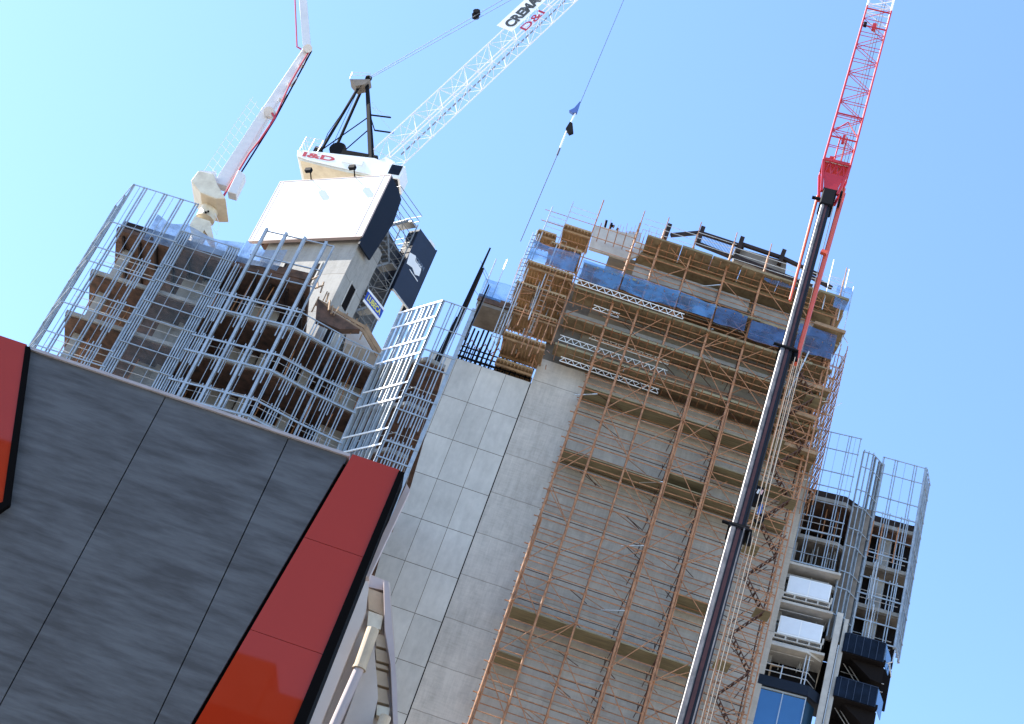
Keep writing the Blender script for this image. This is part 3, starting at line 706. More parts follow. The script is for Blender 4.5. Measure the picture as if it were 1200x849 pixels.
m = MB(); m.path([pw(281, 205, -.1), pw(322, 140, -.1), pw(365, 60, -.1)], .05, 8); m.build('hydraulic_ram', M['black'], t)
MB().prism(FP, [FP.px(*p) for p in ((280, 203), (288, 209), (277, 232), (267, 229))], -.3, .3).build('oil_tank', M['pump_white'], t, bevel=.03)
m = MB()
for k in range(12):
    u = k/11; p = a0.lerp(a2, u*.95)+Vector((-.55, 0, .25)); q = p+Vector((-.75, 0, .45)); m.tube(p, q, .015, 4)
m.tube(a0+Vector((-1.3, 0, .7)), a2+Vector((-1.2, 0, .6)), .015, 4); m.tube(a0+Vector((-.9, 0, .5)), a2+Vector((-.85, 0, .4)), .015, 4)
for u in range(6): p = pw(261-u*7, 203-u*.0, -.4); 
m.build('service_railing', M['jib_white'], t)
m = MB()
for k in range(5): m.tube(pw(226+k*6, 219-k*2.5, -.6), pw(230+k*6, 208-k*2.0, -.6), .015, 4)
m.tube(pw(230, 208, -.6), pw(254, 200, -.6), .015, 4); m.path([pw(247, 262, -.3), pw(254, 275, -.3), pw(257, 262, -.3), pw(252, 250, -.3)], .012, 4)
m.build('turntable_railing', M['jib_white'], t)
# fins on the knuckle side of upper section (mounting lugs)
for a, b in (((330, 118), (334, 112)), ((340, 100), (346, 92)), ((353, 78), (357, 68)), ((316, 138), (322, 132))): MB().bar(pw(*a, .0), pw(*b, .0), .3, .3, side=sd).build('mounting_lug', M['pump_white'], t)

# ================================================================== 4. concrete tower
P0 = at(560, 560, 86); FT = Fr(P0, -4.5)
t = thing('concrete_tower', 'tall grey concrete tower with paneled left edge rising behind the scaffold', 'building', FT.w(0, 0, 0), FT.az)
CT = t
m_pan = concrete_wall('precast_panels', (.56, .525, .465), 3.02, 64.3, panel_w=1.64, x_off=1.0)
m_raw = concrete_wall('raw_concrete', (.51, .46, .395), 3.0, 64.6)
MB().box(FT, -5.6, .99, .0, 14, 0, 64.3).build('panel_wall', m_pan, t)
MB().box(FT, 1.05, 4.4, .02, 16, 0, 66.4).build('raw_wall', m_raw, t)
MB().box(FT, 4.402, 19.55, .02, 16, 0, 66.4).build('raw_wall', concrete_wall('brown_grey_concrete', (.40, .355, .295), 3.0, 64.6), t)  # wall behind the scaffold, darker and browner than the bay beside it
MB().box(FT, .99, 1.05, .10, 10, 0, 64.3).build('joint_recess', M['trim'], t)
m_up = mat('bounce_brown_face', (.27, .215, .14), .85, col2=(.15, .115, .085), scale=.9, stretch=(.35, 1, 2.2))
# upper storeys: walls with warm bounced light put into their brown, projecting slab edges
MB().box(FT, 3.0, 18.6, .8, 14, 66.4, 77.5).build('upper_wall', m_up, t)
for z, y, x0, x1 in ((67.3, -.2, 2.2, 18.9), (70.3, -.35, 1.6, 19.0), (73.6, -.3, 1.6, 19.2), (77.5, -.3, 4.8, 19.3)):
    MB().box(FT, x0, x1, y, 13, z, z+.28).build('slab_edge', M['conc'], t)
    MB().box(FT, x0+.1, x1-.1, y+.1, 12, z-.16, z-.002).build('soffit_formwork', M['timber'], t)
# pale precast parapets near the top left
MB().prism(FT, [FT.px(697, 264, -.3), FT.px(746, 276, -.3), FT.px(738, 306, -.3), FT.px(690, 291, -.3)], -.3, -.1).build('parapet_panel', M['conc_pale'], t)
MB().prism(FT, [FT.px(746, 282, -.3), FT.px(757, 288, -.3), FT.px(748, 300, -.3), FT.px(738, 303, -.3)], -.3, -.1).build('parapet_panel', M['conc_pale'], t)
MB().box(FT, 4.9, 13.0, -.34, -.1, 75.2, 76.3).build('parapet_panel', M['conc'], t)
MB().box(FT, 13.2, 19.0, -.34, -.1, 74.8, 76.2).build('parapet_panel', M['conc'], t)
# ribbed formwork trays at the stepped corner
def tray(x0, x1, Z, y0, y1, m_='ply_tan', ribs=True, th=.12):
    tr_ = MB().box(FT, x0, x1, y0, y1, Z, Z+th); tr_ = tr_.build('formwork_tray', M[m_], CT)
    if ribs:
        m = MB(); n = max(3, int((x1-x0)/.22))
        for k in range(n+1):
            x = x0+(x1-x0)*k/n; m.box(FT, x-.03, x+.03, y0, y1, Z-.14, Z-.002)
        m.build('joist', M['timber'], tr_)
        m = MB(); m.box(FT, x0-.05, x1+.05, y0+.25, y0+.37, Z-.28, Z-.142).box(FT, x0-.05, x1+.05, y1-.4, y1-.28, Z-.28, Z-.142); m.build('bearer', M['timber'], tr_)
tray(-.35, 1.5, 75.9, -2.3, -.2); tray(-.8, 1.3, 74.3, -2.0, .3)
tray(-1.9, -.65, 75.0, -2.0, -.2)
tray(-1.8, 1.35, 71.9, -2.3, .1); tray(-2.0, 1.35, 70.2, -2.0, .7); tray(-2.1, 1.3, 68.6, -1.4, 1.0)
tray(-1.5, 1.2, 65.9, -2.1, .5); tray(-1.5, .9, 64.9, -.5, 1.0)
MB().box(FT, -3.9, -1.7, -2.0, .4, 67.45, 67.7).build('corner_slab', M['conc_dark'], t)
MB().box(FT, -3.95, -1.7, -2.08, -2.0, 67.7, 68.25).build('slab_upstand', M['timber_red'], t)
# back core seen between trays
MB().box(FT, 1.0, 3.4, .9, 10, 66.4, 74).build('inner_wall', M['conc_dark'], t)
# rails and rebar on top of panel wall
m = MB()
for y in (.2, 1.4, 2.8):
    for z in (64.7, 65.1, 65.5): m.tube(FT.w(-4.2, y, z), FT.w(.9, y, z), .05, 5)
    for k in range(16): m.tube(FT.w(-4.2+k*.34, y, 64.3), FT.w(-4.2+k*.34, y, 65.7), .035, 5)
m.build('edge_rail', M['black'], t)
MB().box(FT, -4.2, .8, 1.6, 1.64, 64.3, 65.3).build('blue_toe_mesh', M['mesh_navy'], t)
for k, (x, zt) in enumerate(((-3.7, 67.3), (-3.1, 67.4), (-2.8, 67.6), (-2.2, 66.8), (-1.3, 66.2), (-.5, 65.9), (-3.95, 66.8), (-3.4, 67.2), (-2.5, 67.3), (-1.9, 66.9), (-1.0, 66.2))):
    m = MB(); m.bar(FT.w(x, .5, 64.3), FT.w(x+.05, .4, zt), .1, .1); m.build('formwork_post', M['black'], t)
m = MB()
for k in range(7): m.tube(FT.w(-4+k*.45, .45, 65.6+(k % 2)*.8), FT.w(-3.5+k*.45, .45, 66.4-(k % 2)*.6), .03, 4)
m.build('post_brace', M['rust'], t)
# roof formwork: dark beams on leaning posts
pp = [(783, 268), (822, 271), (868, 283), (917, 298)]
m = MB()
def rw(px, py, y=0.6): return FT.pw(px, py, y)
for (x, y), h_ in zip(pp, (12, 14, 14, 12)):
    MB().bar(rw(x-4, y+h_), rw(x+2, y-4), .32, .3).build('leaning_post', M['brown_black'], t)
beams = [((786, 276), (822, 273)), ((820, 273), (872, 290)), ((816, 285), (858, 302)), ((868, 286), (918, 303)), ((918, 303), (958, 322)), ((858, 300), (905, 318)), ((905, 318), (952, 336)), ((945, 322), (975, 338)), ((796, 262), (760, 268))]
for a, b in beams[:8]: MB().bar(rw(*a), rw(*b), .2, .26).build('roof_beam', M['brown_black'], t)
MB().prism(FT, [FT.px(862, 290, .8), FT.px(922, 307, .8), FT.px(920, 322, .8), FT.px(860, 305, .8)], .8, 1.6).build('roof_shutter', M['conc_dark'], t)
m = MB()
for k in range(26):
    x = 822+k*1.6; m.tube(rw(x+2, 274+k*.5, .9), rw(x-2.5, 285+k*.55, .9), .02, 4)
m.build('rebar', M['black'], t)
m = MB()
for k in range(18):
    x = 708+k*4.2+random.uniform(-1, 1); m.tube(rw(x-2, 276+k*.9, .5), rw(x+2+random.random()*2, 262+k*.8-random.random()*5, .5), .018, 4)
m.build('rebar', M['rust'], t)
for a, b in (((708, 271), (711, 259)), ((714, 272), (717, 262)), ((720, 276), (724, 268)), ((715, 264), (720, 266))): MB().bar(rw(*a), rw(*b), .14, .14).build('wall_clamp', M['black'], t)
MB().prism(FT, [FT.px(733, 280, .5), FT.px(750, 284, .5), FT.px(752, 273, .5), FT.px(737, 271, .5)], .5, .7).build('rebar_cage', mat('pale_mesh', (.45, .43, .40), .8, alpha=.55, var=.4, scale=6), t)
# parts of the roof slab edge (dark strip + grey fascia)
MB().box(FT, 5.0, 19.0, -.6, .8, 76.9, 77.15).build('roof_soffit', M['ply'], t)

# ================================================================== scaffold in front of the tower
t = thing('tube_scaffold', 'orange rust coloured tube scaffold wrapping the concrete tower', 'scaffold', FT.w(0, -1.6, 0), FT.az)
SC = t
YF, YB = -1.65, -.4
SX = [4.36, 6.07, 8.27, 10.8, 13.27, 16.15, 18.6]
tops = [79.9, 80.0, 80.5, 80.6, 80.6, 80.6, 80.6]
Z0 = 20.0
def rec(lst, name, m_, parent=None):
    for k in range(0, len(lst)):
        lst[k].build(name, m_, parent or SC)
sl_ = []
for i, (x, zt) in enumerate(zip(SX, tops)):
    m = MB(); m.tube(FT.w(x, YF, 0), FT.w(x, YF, zt-1.2), .075 if i in (0, 1, 3, 4) else .06, 7).tube(FT.w(x+.02, YF, zt-1.2), FT.w(x+.02, YF, zt), .035, 6)
    if i in (0, 3, 4): m.tube(FT.w(x+.14, YF+.04, 0), FT.w(x+.14, YF+.04, 66 if i else 54), .05, 7)
    for z in range(22, 79): 
        if z % 2 == 0: m.tube(FT.w(x, YF, z-.12), FT.w(x, YF, z+.06), .095, 7)
    m.build('standard', M['rust'], SC)
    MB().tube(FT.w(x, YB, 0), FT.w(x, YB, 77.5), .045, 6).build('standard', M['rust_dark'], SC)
for x, z0, z1 in ((1.5, 66.2, 79.4), (-.4, 67.5, 78.4), (-1.6, 66.5, 77.4), (-3.8, 67.0, 71.5), (-1.95, 64.3, 75)):
    MB().tube(FT.w(x, YF-.3, z0), FT.w(x, YF-.3, z1), .045, 6).build('standard', M['rust'] if x > 0 else M['galv'], SC)
# ledgers per lift, front and back, with guard rails
lifts = [z for z in range(36, 78, 2)]
low_tr = MB()
for z in lifts:
    m = MB()
    m.tube(FT.w(4.0, YF+.06, z), FT.w(18.95, YF+.06, z), .042, 5)
    m.build('ledger', M['rust'], SC)
    m = MB()
    m.tube(FT.w(4.1, YB-.06, z), FT.w(18.9, YB-.06, z), .034, 5)
    m.build('ledger', M['rust'], SC)
    m = MB()
    for h_ in (.5, 1.0):
        if z+h_ < 78: m.tube(FT.w(4.2, YF+.07, z+h_), FT.w(18.8, YF+.07, z+h_), .032, 5)
    m.build('guard_rail', M['rust'], SC)
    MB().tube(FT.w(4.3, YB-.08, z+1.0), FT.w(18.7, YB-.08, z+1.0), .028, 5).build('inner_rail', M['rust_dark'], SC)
    for q_ in range(2):
        i_ = random.randrange(0, 6); xa = SX[i_]; up_ = random.random() < .5
        MB().tube(FT.w(xa, YF-.08, z+(0 if up_ else 2)), FT.w(SX[i_+1], YF-.08, z+(2 if up_ else 0)), .028, 5).build('brace', M['rust'], SC)
    for q_ in range(4):
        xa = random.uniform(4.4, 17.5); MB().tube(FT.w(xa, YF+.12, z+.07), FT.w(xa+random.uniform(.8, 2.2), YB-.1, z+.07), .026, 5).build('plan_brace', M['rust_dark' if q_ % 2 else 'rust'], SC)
    for x in SX:
        if z >= 50: MB().tube(FT.w(x+.06, YF-.15, z+.05), FT.w(x+.06, -.02, z+.05), .03, 5).build('transom', M['rust'], SC)
        else: low_tr.tube(FT.w(x+.06, YF-.15, z+.05), FT.w(x+.06, -.02, z+.05), .03, 5)
low_tr.build('transom', M['rust'], SC, kind='stuff')
# upper-left extension ledgers
for z in (68, 70, 72, 74, 76):
    m = MB(); m.tube(FT.w(-2.0, YF-.25, z), FT.w(4.4, YF-.25, z), .032, 5).tube(FT.w(-2.0, YF-.25, z+1), FT.w(4.4, YF-.25, z+1), .024, 5)
    m.build('ledger', M['rust'], SC)
# diagonal braces
def brace(i, z, up, dz=2.6, y=None, m_='rust'):
    x0, x1 = SX[i], SX[i+1]; y = YF-.05 if y is None else y
    za, zb = (z, z+dz) if up else (z+dz, z)
    MB().tube(FT.w(x0, y, za), FT.w(x1, y, zb), .032, 5).build('brace', M[m_], SC)
for k, z in enumerate((38, 41.2, 44.4, 47.6, 50.8, 54, 57.2)): brace(0, z, k % 2 == 0, 2.4)
for k, z in enumerate((40, 45, 60, 63, 66, 69, 72)): brace(1, z, k % 2, 3.0)
for k, z in enumerate((42.5, 52, 56, 60.5, 64, 68, 72)): brace(2, z, k % 2, 3.2)
for k, z in enumerate((38, 42, 46, 50, 54, 58, 62, 66, 70)): brace(3, z, k % 2 == 0, 3.4)
for k, z in enumerate((40, 44, 48, 52, 56, 60, 64, 68, 72)): brace(4, z, k % 2 == 1, 3.2, y=YB)
for k, z in enumerate((38, 42, 46, 50, 54, 58, 62, 66, 70, 74)): brace(4, z, k % 2 == 0, 3.0)
for k, z in enumerate((58, 61, 64, 67, 70, 73)): brace(5, z, k % 2 == 0, 3.0)
# zig-zag tie tubes between front and back row at the heavy standards
for i in (3, 4):
    m = MB()
    for k, z in enumerate(lifts[:-4]):
        m.tube(FT.w(SX[i], YF, z), FT.w(SX[i], YB, z+2), .03, 5)
        m.tube(FT.w(SX[i]-.35, YB, z+.2), FT.w(SX[i]-.05, YF, z+1.7), .026, 5); m.tube(FT.w(SX[i]-.3, YB, z+1.2), FT.w(SX[i]-.3, YF+.2, z), .026, 5)
    m.build('cross_tie', M['rust_dark'], SC)
# horizontal plan ties sticking out past the standards
for px0, px1 in (((737, 569), (777, 565)), ((729, 641), (756, 640)), ((703, 717), (733, 716)), ((678, 798), (707, 801)), ((812, 342), (846, 334)), ((815, 391), (836, 386)), ((692, 468), (700, 462))):
    a = FT.pw(*px1, YF); xx, zz_ = FT.px(*px1, YF)
    MB().tube(a, a+Vector((-1.25, .95, .0)), .045, 6).build('tie_tube', M['galv'], SC)
# decks
def deck(x0, x1, z, y0=YF+.05, y1=YB+.3, m_='plank'):
    MB().box(FT, x0, x1, y0, y1, z, z+.07).build('deck', M[m_], SC)
for z in (64.15, 59.1, 47.75):
    for i in range(6):
        if z == 47.75 and i == 5: continue
        deck(SX[i]+.05, SX[i+1]-.05, z+.02*(i % 2))
deck(SX[0]+.05, SX[1]-.05, 44.8); deck(SX[4]+.05, SX[5]-.05, 52.0); deck(SX[3]+.05, SX[4]-.05, 59.9)
for z in (61.5,): deck(SX[4]+.05, SX[6]-.05, z)
for z, y0 in ((66.6, -1.6), (69.0, -1.7), (71.3, -1.9), (73.35, -2.0), (77.3, -2.2)):
    x = 1.7 if z < 77 else 5.1
    while x < 19:
        w_ = random.uniform(2.0, 2.9); x2 = min(19.2, x+w_)
        MB().box(FT, x, x2-.04, y0, -.4, z+random.uniform(-.05, .05), z+.14).build('deck', M['ply'], SC)
        if random.random() < .6: MB().box(FT, x, x2-.04, y0-.05, y0, z-.03, z+.14).build('toe_board', M['plank'], SC)
        x = x2
# transoms below the upper decks
m = MB()
for z in (66.5, 68.9, 71.2, 73.25, 77.2):
    x = 1.9
    while x < 19: m.tube(FT.w(x, -2.2, z-.08), FT.w(x, -.2, z-.08), .03, 5); x += .6
m.build('deck_transom', M['rust'], SC, kind='stuff')
# truss girders
def truss(x0, x1, z, y, d=.42):
    m = MB(); n = int((x1-x0)/.5)
    m.tube(FT.w(x0, y, z), FT.w(x1, y, z-.05), .035, 6).tube(FT.w(x0, y, z-d), FT.w(x1, y, z-d-.05), .035, 6)
    for k in range(n):
        a, b = x0+(x1-x0)*k/n, x0+(x1-x0)*(k+1)/n; q = (a+b)/2
        m.tube(FT.w(a, y, z-d), FT.w(q, y, z), .024, 5).tube(FT.w(q, y, z), FT.w(b, y, z-d), .024, 5)
    m.build('truss_girder', M['truss'], SC)
truss(1.6, 9.0, 71.9, -2.1); truss(3.2, 5.0, 70.9, -1.3, .35)
truss(1.8, 9.05, 67.9, -1.0); truss(1.8, 9.0, 67.1, -1.0); truss(2.3, 8.9, 66.25, -1.0, .35); truss(3.6, 9.0, 69.0, -.6, .3)
# ladder-like white props at the left corner
for k in range(34):
    m = MB()
    x = random.uniform(-2.3, 1.6); z = random.uniform(64.6, 71.5); y = random.uniform(-2.2, .2)
    m.tube(FT.w(x, y, z), FT.w(x+random.uniform(-.1, .1), y, z+random.uniform(1.2, 2.4)), .04, 6)
    m.build('prop', M[random.choice(('rust', 'galv_dark', 'rust', 'galv'))], SC)
m = MB()
for k in range(30):
    x = random.uniform(-1.8, 2.2); z = random.uniform(65, 76); y = random.uniform(-2.3, -.5)
    m.tube(FT.w(x, y, z), FT.w(x+random.uniform(-.9, .9), y+random.uniform(-.6, .6), z+random.uniform(-.6, .9)), .03, 5)
m.build('loose_tube', M['rust'], SC, kind='stuff')
for x in (-2.15, -1.75, -.2, .15, .9): 
    MB().tube(FT.w(x, -2.2, 65), FT.w(x+.02, -2.2, 74.5), .034, 6).build('corner_standard', M['galv' if x < -1 else 'rust'], SC)
m = MB()
for k in range(26): z = 65.2+k*.36; m.tube(FT.w(-2.15, -2.2, z), FT.w(-1.75, -2.2, z+.1*(k % 3)), .026, 5)
for k in range(20): z = 66+k*.45; m.tube(FT.w(-.2, -2.2, z), FT.w(.15, -2.2, z), .026, 5)
m.build('ladder_rung', M['galv_dark'], SC)
# blue mesh band
def mesh_band(x0, x1, z0, z1, y, m_='mesh_blue'):
    m = MB(); n = max(4, int((x1-x0)*3)); vs = []; fs = []
    for i in range(n+1):
        u = i/n; x = x0+(x1-x0)*u
        for r_ in range(4):
            v = r_/3; vs.append(FT.w(x, y+.05*math.sin(x*2.3+r_)+.03*math.sin(x*5.1), z0+(z1-z0)*v+.04*math.sin(x*1.7)))
    for i in range(n):
        for r_ in range(3): a = i*4+r_; fs.append((a, a+4, a+5, a+1))
    m.add(vs, fs); m.build('debris_mesh', M[m_], SC)
mesh_band(-1.9, 1.3, 72.0, 73.6, -2.45); mesh_band(1.6, 4.4, 72.0, 73.7, -2.1); mesh_band(4.5, 8.3, 72.1, 73.6, -2.1); mesh_band(8.35, 10.8, 72.2, 73.5, -2.1)
mesh_band(10.9, 13.0, 72.0, 73.4, -2.1, 'mesh_navy'); mesh_band(13.3, 16.0, 71.6, 73.2, -2.1, 'mesh_navy'); mesh_band(16.4, 18.95, 72.0, 74.2, -2.1, 'mesh_navy')
mesh_band(-3.95, -1.9, 68.0, 69.6, -2.1); mesh_band(18.2, 19.3, 76.3, 78.4, -2.2); mesh_band(13.4, 16.2, 76.9, 77.2, -2.0, 'mesh_navy')
# top guard rails, thin
for a, b, z in ((-1.6, -.4, 76.6), (-.4, 1.5, 78.0), (4.6, 8.3, 79.0), (8.3, 11, 79.3), (11, 18.6, 79.0), (17.6, 19.2, 79.2)):
    m = MB()
    for dz in (0, -.5, -1.0): m.tube(FT.w(a, -1.9, z+dz), FT.w(b, -1.9, z+dz), .02, 5)
    m.build('top_guard_rail', M['galv'], SC)
for x, z0, z1 in ((-3.1, 68, 71.7), (17.6, 76.0, 80.6), (18.75, 75.5, 80.2), (19.3, 73.5, 78.8)):
    MB().tube(FT.w(x, -2.0, z0), FT.w(x, -2.0, z1), .035, 5).build('standard', M['galv'], SC)
# stair tower at the right end of the scaffold
sx0, sx1, sy0, sy1 = 16.4, 18.7, -3.0, -1.75
for x in (sx0, sx1):
    MB().tube(FT.w(x, sy0, 0), FT.w(x, sy0, 71), .042, 6).build('stair_standard', M['rust'], SC)
for k, z in enumerate(range(36, 70, 2)):
    f = MB()
    x0, x1 = (sx0+.4, sx1-.4) if k % 2 else (sx1-.4, sx0+.4)
    for y in (sy0+.15, sy0+.65): f.bar(FT.w(x0, y, z), FT.w(x1, y, z+2), .03, .06)
    for s_ in range(7):
        u = (s_+.5)/7; x = x0+(x1-x0)*u; f.box(FT, x-.05, x+.05, sy0+.15, sy0+.65, z+2*u-.012, z+2*u+.012)
    f.build('stair_flight', M['rust_dark'], SC)
    MB().tube(FT.w(x0, sy0+.1, z+.9), FT.w(x1, sy0+.1, z+2.9), .026, 5).build('stair_rail', M['rust'], SC)
    for q_ in range(3):
        xa = random.uniform(sx0, sx1-.7); MB().tube(FT.w(xa, sy0+.3, z+random.random()), FT.w(xa+random.uniform(.4, .9), sy0+random.uniform(0, 1), z+1+random.random()), .03, 5).build('brace', M['rust_dark' if q_ < 2 else 'rust'], SC)
    m = MB()
    for h_ in (0, .5, 1.0): m.tube(FT.w(sx0, sy0, z+h_), FT.w(sx1, sy0, z+h_), .024, 5)
    m.build('stair_rail', M['rust'], SC)
    if k % 2 == 0: MB().box(FT, sx0-.1 if k % 4 else sx1-.9, sx0+.8 if k % 4 else sx1+.05, sy0+.1, sy1, z+.02, z+.1).build('landing', M['plank'], SC)
# dense bracing net beyond the right corner (return scaffold seen end-on)
m = MB()
for ky in range(5):
    y = -1.6+ky*1.3
    for z in range(62, 74): 
        m.tube(FT.w(18.9, y, z), FT.w(18.9+.9, y, z), .026, 5)
    for x in (18.95, 19.4, 19.85): m.tube(FT.w(x, y, 61), FT.w(x, y, 74), .032, 5)
for z in range(62, 74):
    for h_ in (0, .5):
        for x in (18.95, 19.85): m.tube(FT.w(x, -1.8, z+h_), FT.w(x, 4.2, z+h_), .026, 5)
    m.tube(FT.w(19.85, -1.8, z), FT.w(19.85, 4.0, z+1.2), .026, 5); m.tube(FT.w(18.95, 4.0, z), FT.w(18.95, -1.8, z+1.2), .026, 5)
m.build('return_scaffold', M['rust'], SC)
m = MB()
for k in range(90):
    x = random.uniform(18.7, 19.95); y = random.uniform(-2.2, 3.5); z = random.uniform(62, 74.5)
    m.tube(FT.w(x, y, z), FT.w(x+random.uniform(-.5, .5), y, z+random.uniform(-.7, .7)), .03, 5)
m.build('white_tube', M['galv'], SC, kind='stuff')
for z, x0, x1 in ((69.4, 16.6, 19.3), (66.9, 16.2, 18.8), (64.3, 17.2, 19.4), (74.5, 17.3, 19.4)):
    MB().box(FT, x0, x1, -2.2, -.1, z, z+.1).build('deck', M['ply'], SC)
    MB().box(FT, x0, x1, -2.3, -2.2, z-.12, z+.12).build('toe_board', M['timber'], SC)
# white inclined tube
MB().tube(FT.pw(948, 412, -2.4), FT.pw(922, 466, -2.4), .05, 6).build('raking_tube', M['galv'], SC)

# black mast posts between the towers
FM = Fr(at(560, 340, 80), -4.5)
def mw(px, py, y=0.): return FM.pw(px, py, y)
t = thing('black_mast', 'tall black steel mast leaning beside the sunlit facade frame', 'mast', mw(500, 449))
MB().bar(mw(535, 378), mw(574.5, 291), .26, .2, w2=.08, h2=.1).build('main_post', M['black'], t)
MB().bar(mw(500, 447), mw(537, 374), .34, .3).build('lower_post', M['black'], t)
MB().bar(mw(540, 375, .2), mw(566, 315, .2), .14, .14).build('side_post', M['brown_black'], t)
t = thing('steel_post', 'shorter black steel post standing just right of the tall mast', 'post', mw(545, 396))
MB().bar(mw(545, 398), mw(573, 334), .17, .15, w2=.08, h2=.08).build('shaft', M['black'], t)
m = MB(); m.tube(mw(546, 396, -.1), mw(575, 336, -.1), .02, 5); m.tube(mw(566, 318, .1), mw(573, 334, .1), .015, 4).tube(mw(556, 340, .1), mw(565, 352, .1), .015, 4).tube(mw(563, 306, .1), mw(573, 326, .1), .015, 4)
m.build('guy_wire', M['rope'], t)

# ================================================================== 5. residential wing, right
t = thing('residential_wing', 'unfinished apartment wing with metal frames and dark balconies, far right', 'building', (24, 86, 0), R(-9))
RW = t
K = [(20.13, 84.68), (22.73, 84.06), (23.12, 84.42), (23.80, 84.38), (24.63, 85.0), (27.40, 84.55), (28.44, 86.36)]
def fr2(a, b):
    return Fr(a, math.degrees(math.atan2(b[1]-a[1], b[0]-a[0]))), (Vector(b)-Vector(a)).length
(F1, L1), (F2, L2), (F3, L3), (F4, L4), (F5, L5), (F6, L6) = [fr2(a, b) for a, b in zip(K, K[1:])]
ZR = 68.1
rowsL = [(68.1, .05), (66.8, .05), (65.04, .06), (63.86, .06), (62.6, .04), (61.4, .07), (60.35, .07), (58.6, .03), (57.9, .08)]
facade(F1, L1, ZR, 57.8, [(.04, 1), (.62, 2), (1.95, 2), (2.62, 1)], rowsL, thins=(1.25, 2.3), parent=RW)
facade(F3, L3, 67.6, 53.6, [(.04, 1), (.35, 1), (.66, 1)], [(67.5, .06), (66.3, .06), (64.5, .06), (63.2, .06), (61.5, .06), (60.2, .06), (58.3, .06), (57.1, .06), (55.2, .06)], parent=RW)
facade(F4, L4, 67.5, 53.6, [(.3, 1), (.75, 1), (1.15, 3)], [(67.5, .06), (66.3, .06), (64.5, .06), (63.2, .06), (61.5, .06), (60.2, .06), (58.3, .06), (57.1, .06), (55.2, .06)], parent=RW)
rowsR = [(68.1, .05), (66.85, .05), (65.0, .06), (63.82, .08), (62.0, .085), (60.75, .085), (58.9, .085), (57.7, .085), (55.9, .085), (54.65, .085)]
stR = [(x+dx, z-2.0, z+.12) for z in (63.82, 60.75+1.25, 57.7+1.25) for x in (.85, 2.05) for dx in (-.24, .22)]
facade(F5, L5, ZR, 54.55, [(.05, 1), (.85, 2), (2.1, 2), (2.72, 1)], rowsR, thins=(1.45,), stubs=stR, parent=RW)
facade(F6, 1.7, ZR, 54.6, [(.0, 2), (.55, 1), (1.1, 1), (1.66, 2)], [(r[0], .06) for r in rowsR], parent=RW)
# slabs / floors
WP = [tuple(F1.w(-.5, .45, 0).xy), tuple(F1.w(2.5, .45, 0).xy), tuple(F3.w(.1, .35, 0).xy), tuple(F4.w(.9, .35, 0).xy), tuple(F5.w(.3, .35, 0).xy), tuple(F5.w(2.6, .35, 0).xy), tuple(F6.w(.25, .15, 0).xy), tuple(F6.w(1.6, .15, 0).xy), (28.1, 89.5), (19.7, 92)]
for z in (63.3, 60.25, 57.2):
    MB().slab(WP, z-.25, z).build('floor_slab', M['conc'], RW)
    MB().slab([(x*.998+.03, y+.12) for x, y in WP], z-.34, z-.255).build('soffit_formwork', M['timber_red'] if z > 63 else M['conc_dark'], RW)
MB().slab(WP, 63.3, 63.75).build('top_deck', M['brown_black'], RW)
for z in (63.0, 59.95, 56.9, 54.0):
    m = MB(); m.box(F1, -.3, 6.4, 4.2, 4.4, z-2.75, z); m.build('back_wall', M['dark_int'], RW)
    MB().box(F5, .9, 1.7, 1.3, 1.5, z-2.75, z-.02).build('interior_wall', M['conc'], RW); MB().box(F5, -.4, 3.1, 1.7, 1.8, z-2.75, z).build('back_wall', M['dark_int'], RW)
    MB().box(F1, -.4, .2, 1.0, 1.3, z-2.75, z-.02).build('interior_wall', M['conc'], RW)
    for k in range(12):
        x = random.uniform(0, 6.2); y = random.uniform(.9, 2.4); MB().tube(F1.w(x, y, z-2.7), F1.w(x, y, z), .035, 5).build('prop', M['rust'] if z > 62 else M['galv'], RW)
    for F_, l_ in ((F1, 2.6), (F5, 2.6)):
        m = MB()
        for h_ in (.5, 1.05): m.tube(F_.w(0, .5, z-2.75+h_), F_.w(l_, .5, z-2.75+h_), .025, 5)
        m.build('guard_rail', M['galv'], RW)
MB().box(F3, .1, 1.3, .4, .55, 53.6, 63.6).build('blade_wall', M['conc_dark'], RW)
# lower left bays: slabs with stored white crates
def bay_slab(z, x1=3.1, front=-.1):
    MB().box(F1, -.55, x1, front, 6, z-.16, z).build('floor_slab', M['conc_pale'], RW)
for z in (57.75, 54.98, 52.1): bay_slab(z)
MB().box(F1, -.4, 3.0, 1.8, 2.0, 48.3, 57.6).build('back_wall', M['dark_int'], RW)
MB().slab([tuple(F1.w(-.6, -.2, 0).xy), tuple(F1.w(2.1, -.2, 0).xy), tuple(F1.w(3.0, .5, 0).xy), tuple(F1.w(3.0, 4, 0).xy), tuple(F1.w(-.6, 4, 0).xy)], 51.78, 51.93).build('balcony_slab', M['conc_pale'], RW)
# railing bay
m = MB()
for zz_ in (50.15, 50.6): m.tube(F1.w(-.4, 0, zz_), F1.w(2.4, 0, zz_), .03, 5); m.tube(F1.w(2.4, 0, zz_), F1.w(2.9, .8, zz_), .03, 5)
for x in (-.35, .9, 2.1, 2.3): m.tube(F1.w(x, 0, 49.6), F1.w(x, 0, 51.75 if x != .9 else 50.7), .035, 5)
m.build('guard_rail', M['galv'], RW)
m = MB(); m.box(F1, .2, .3, .6, .7, 49.6, 51.0); m.bar(F1.w(.2, .7, 50.9), F1.w(1.2, .7, 51.0), .08, .08); m.build('orange_prop', M['timber'], RW)
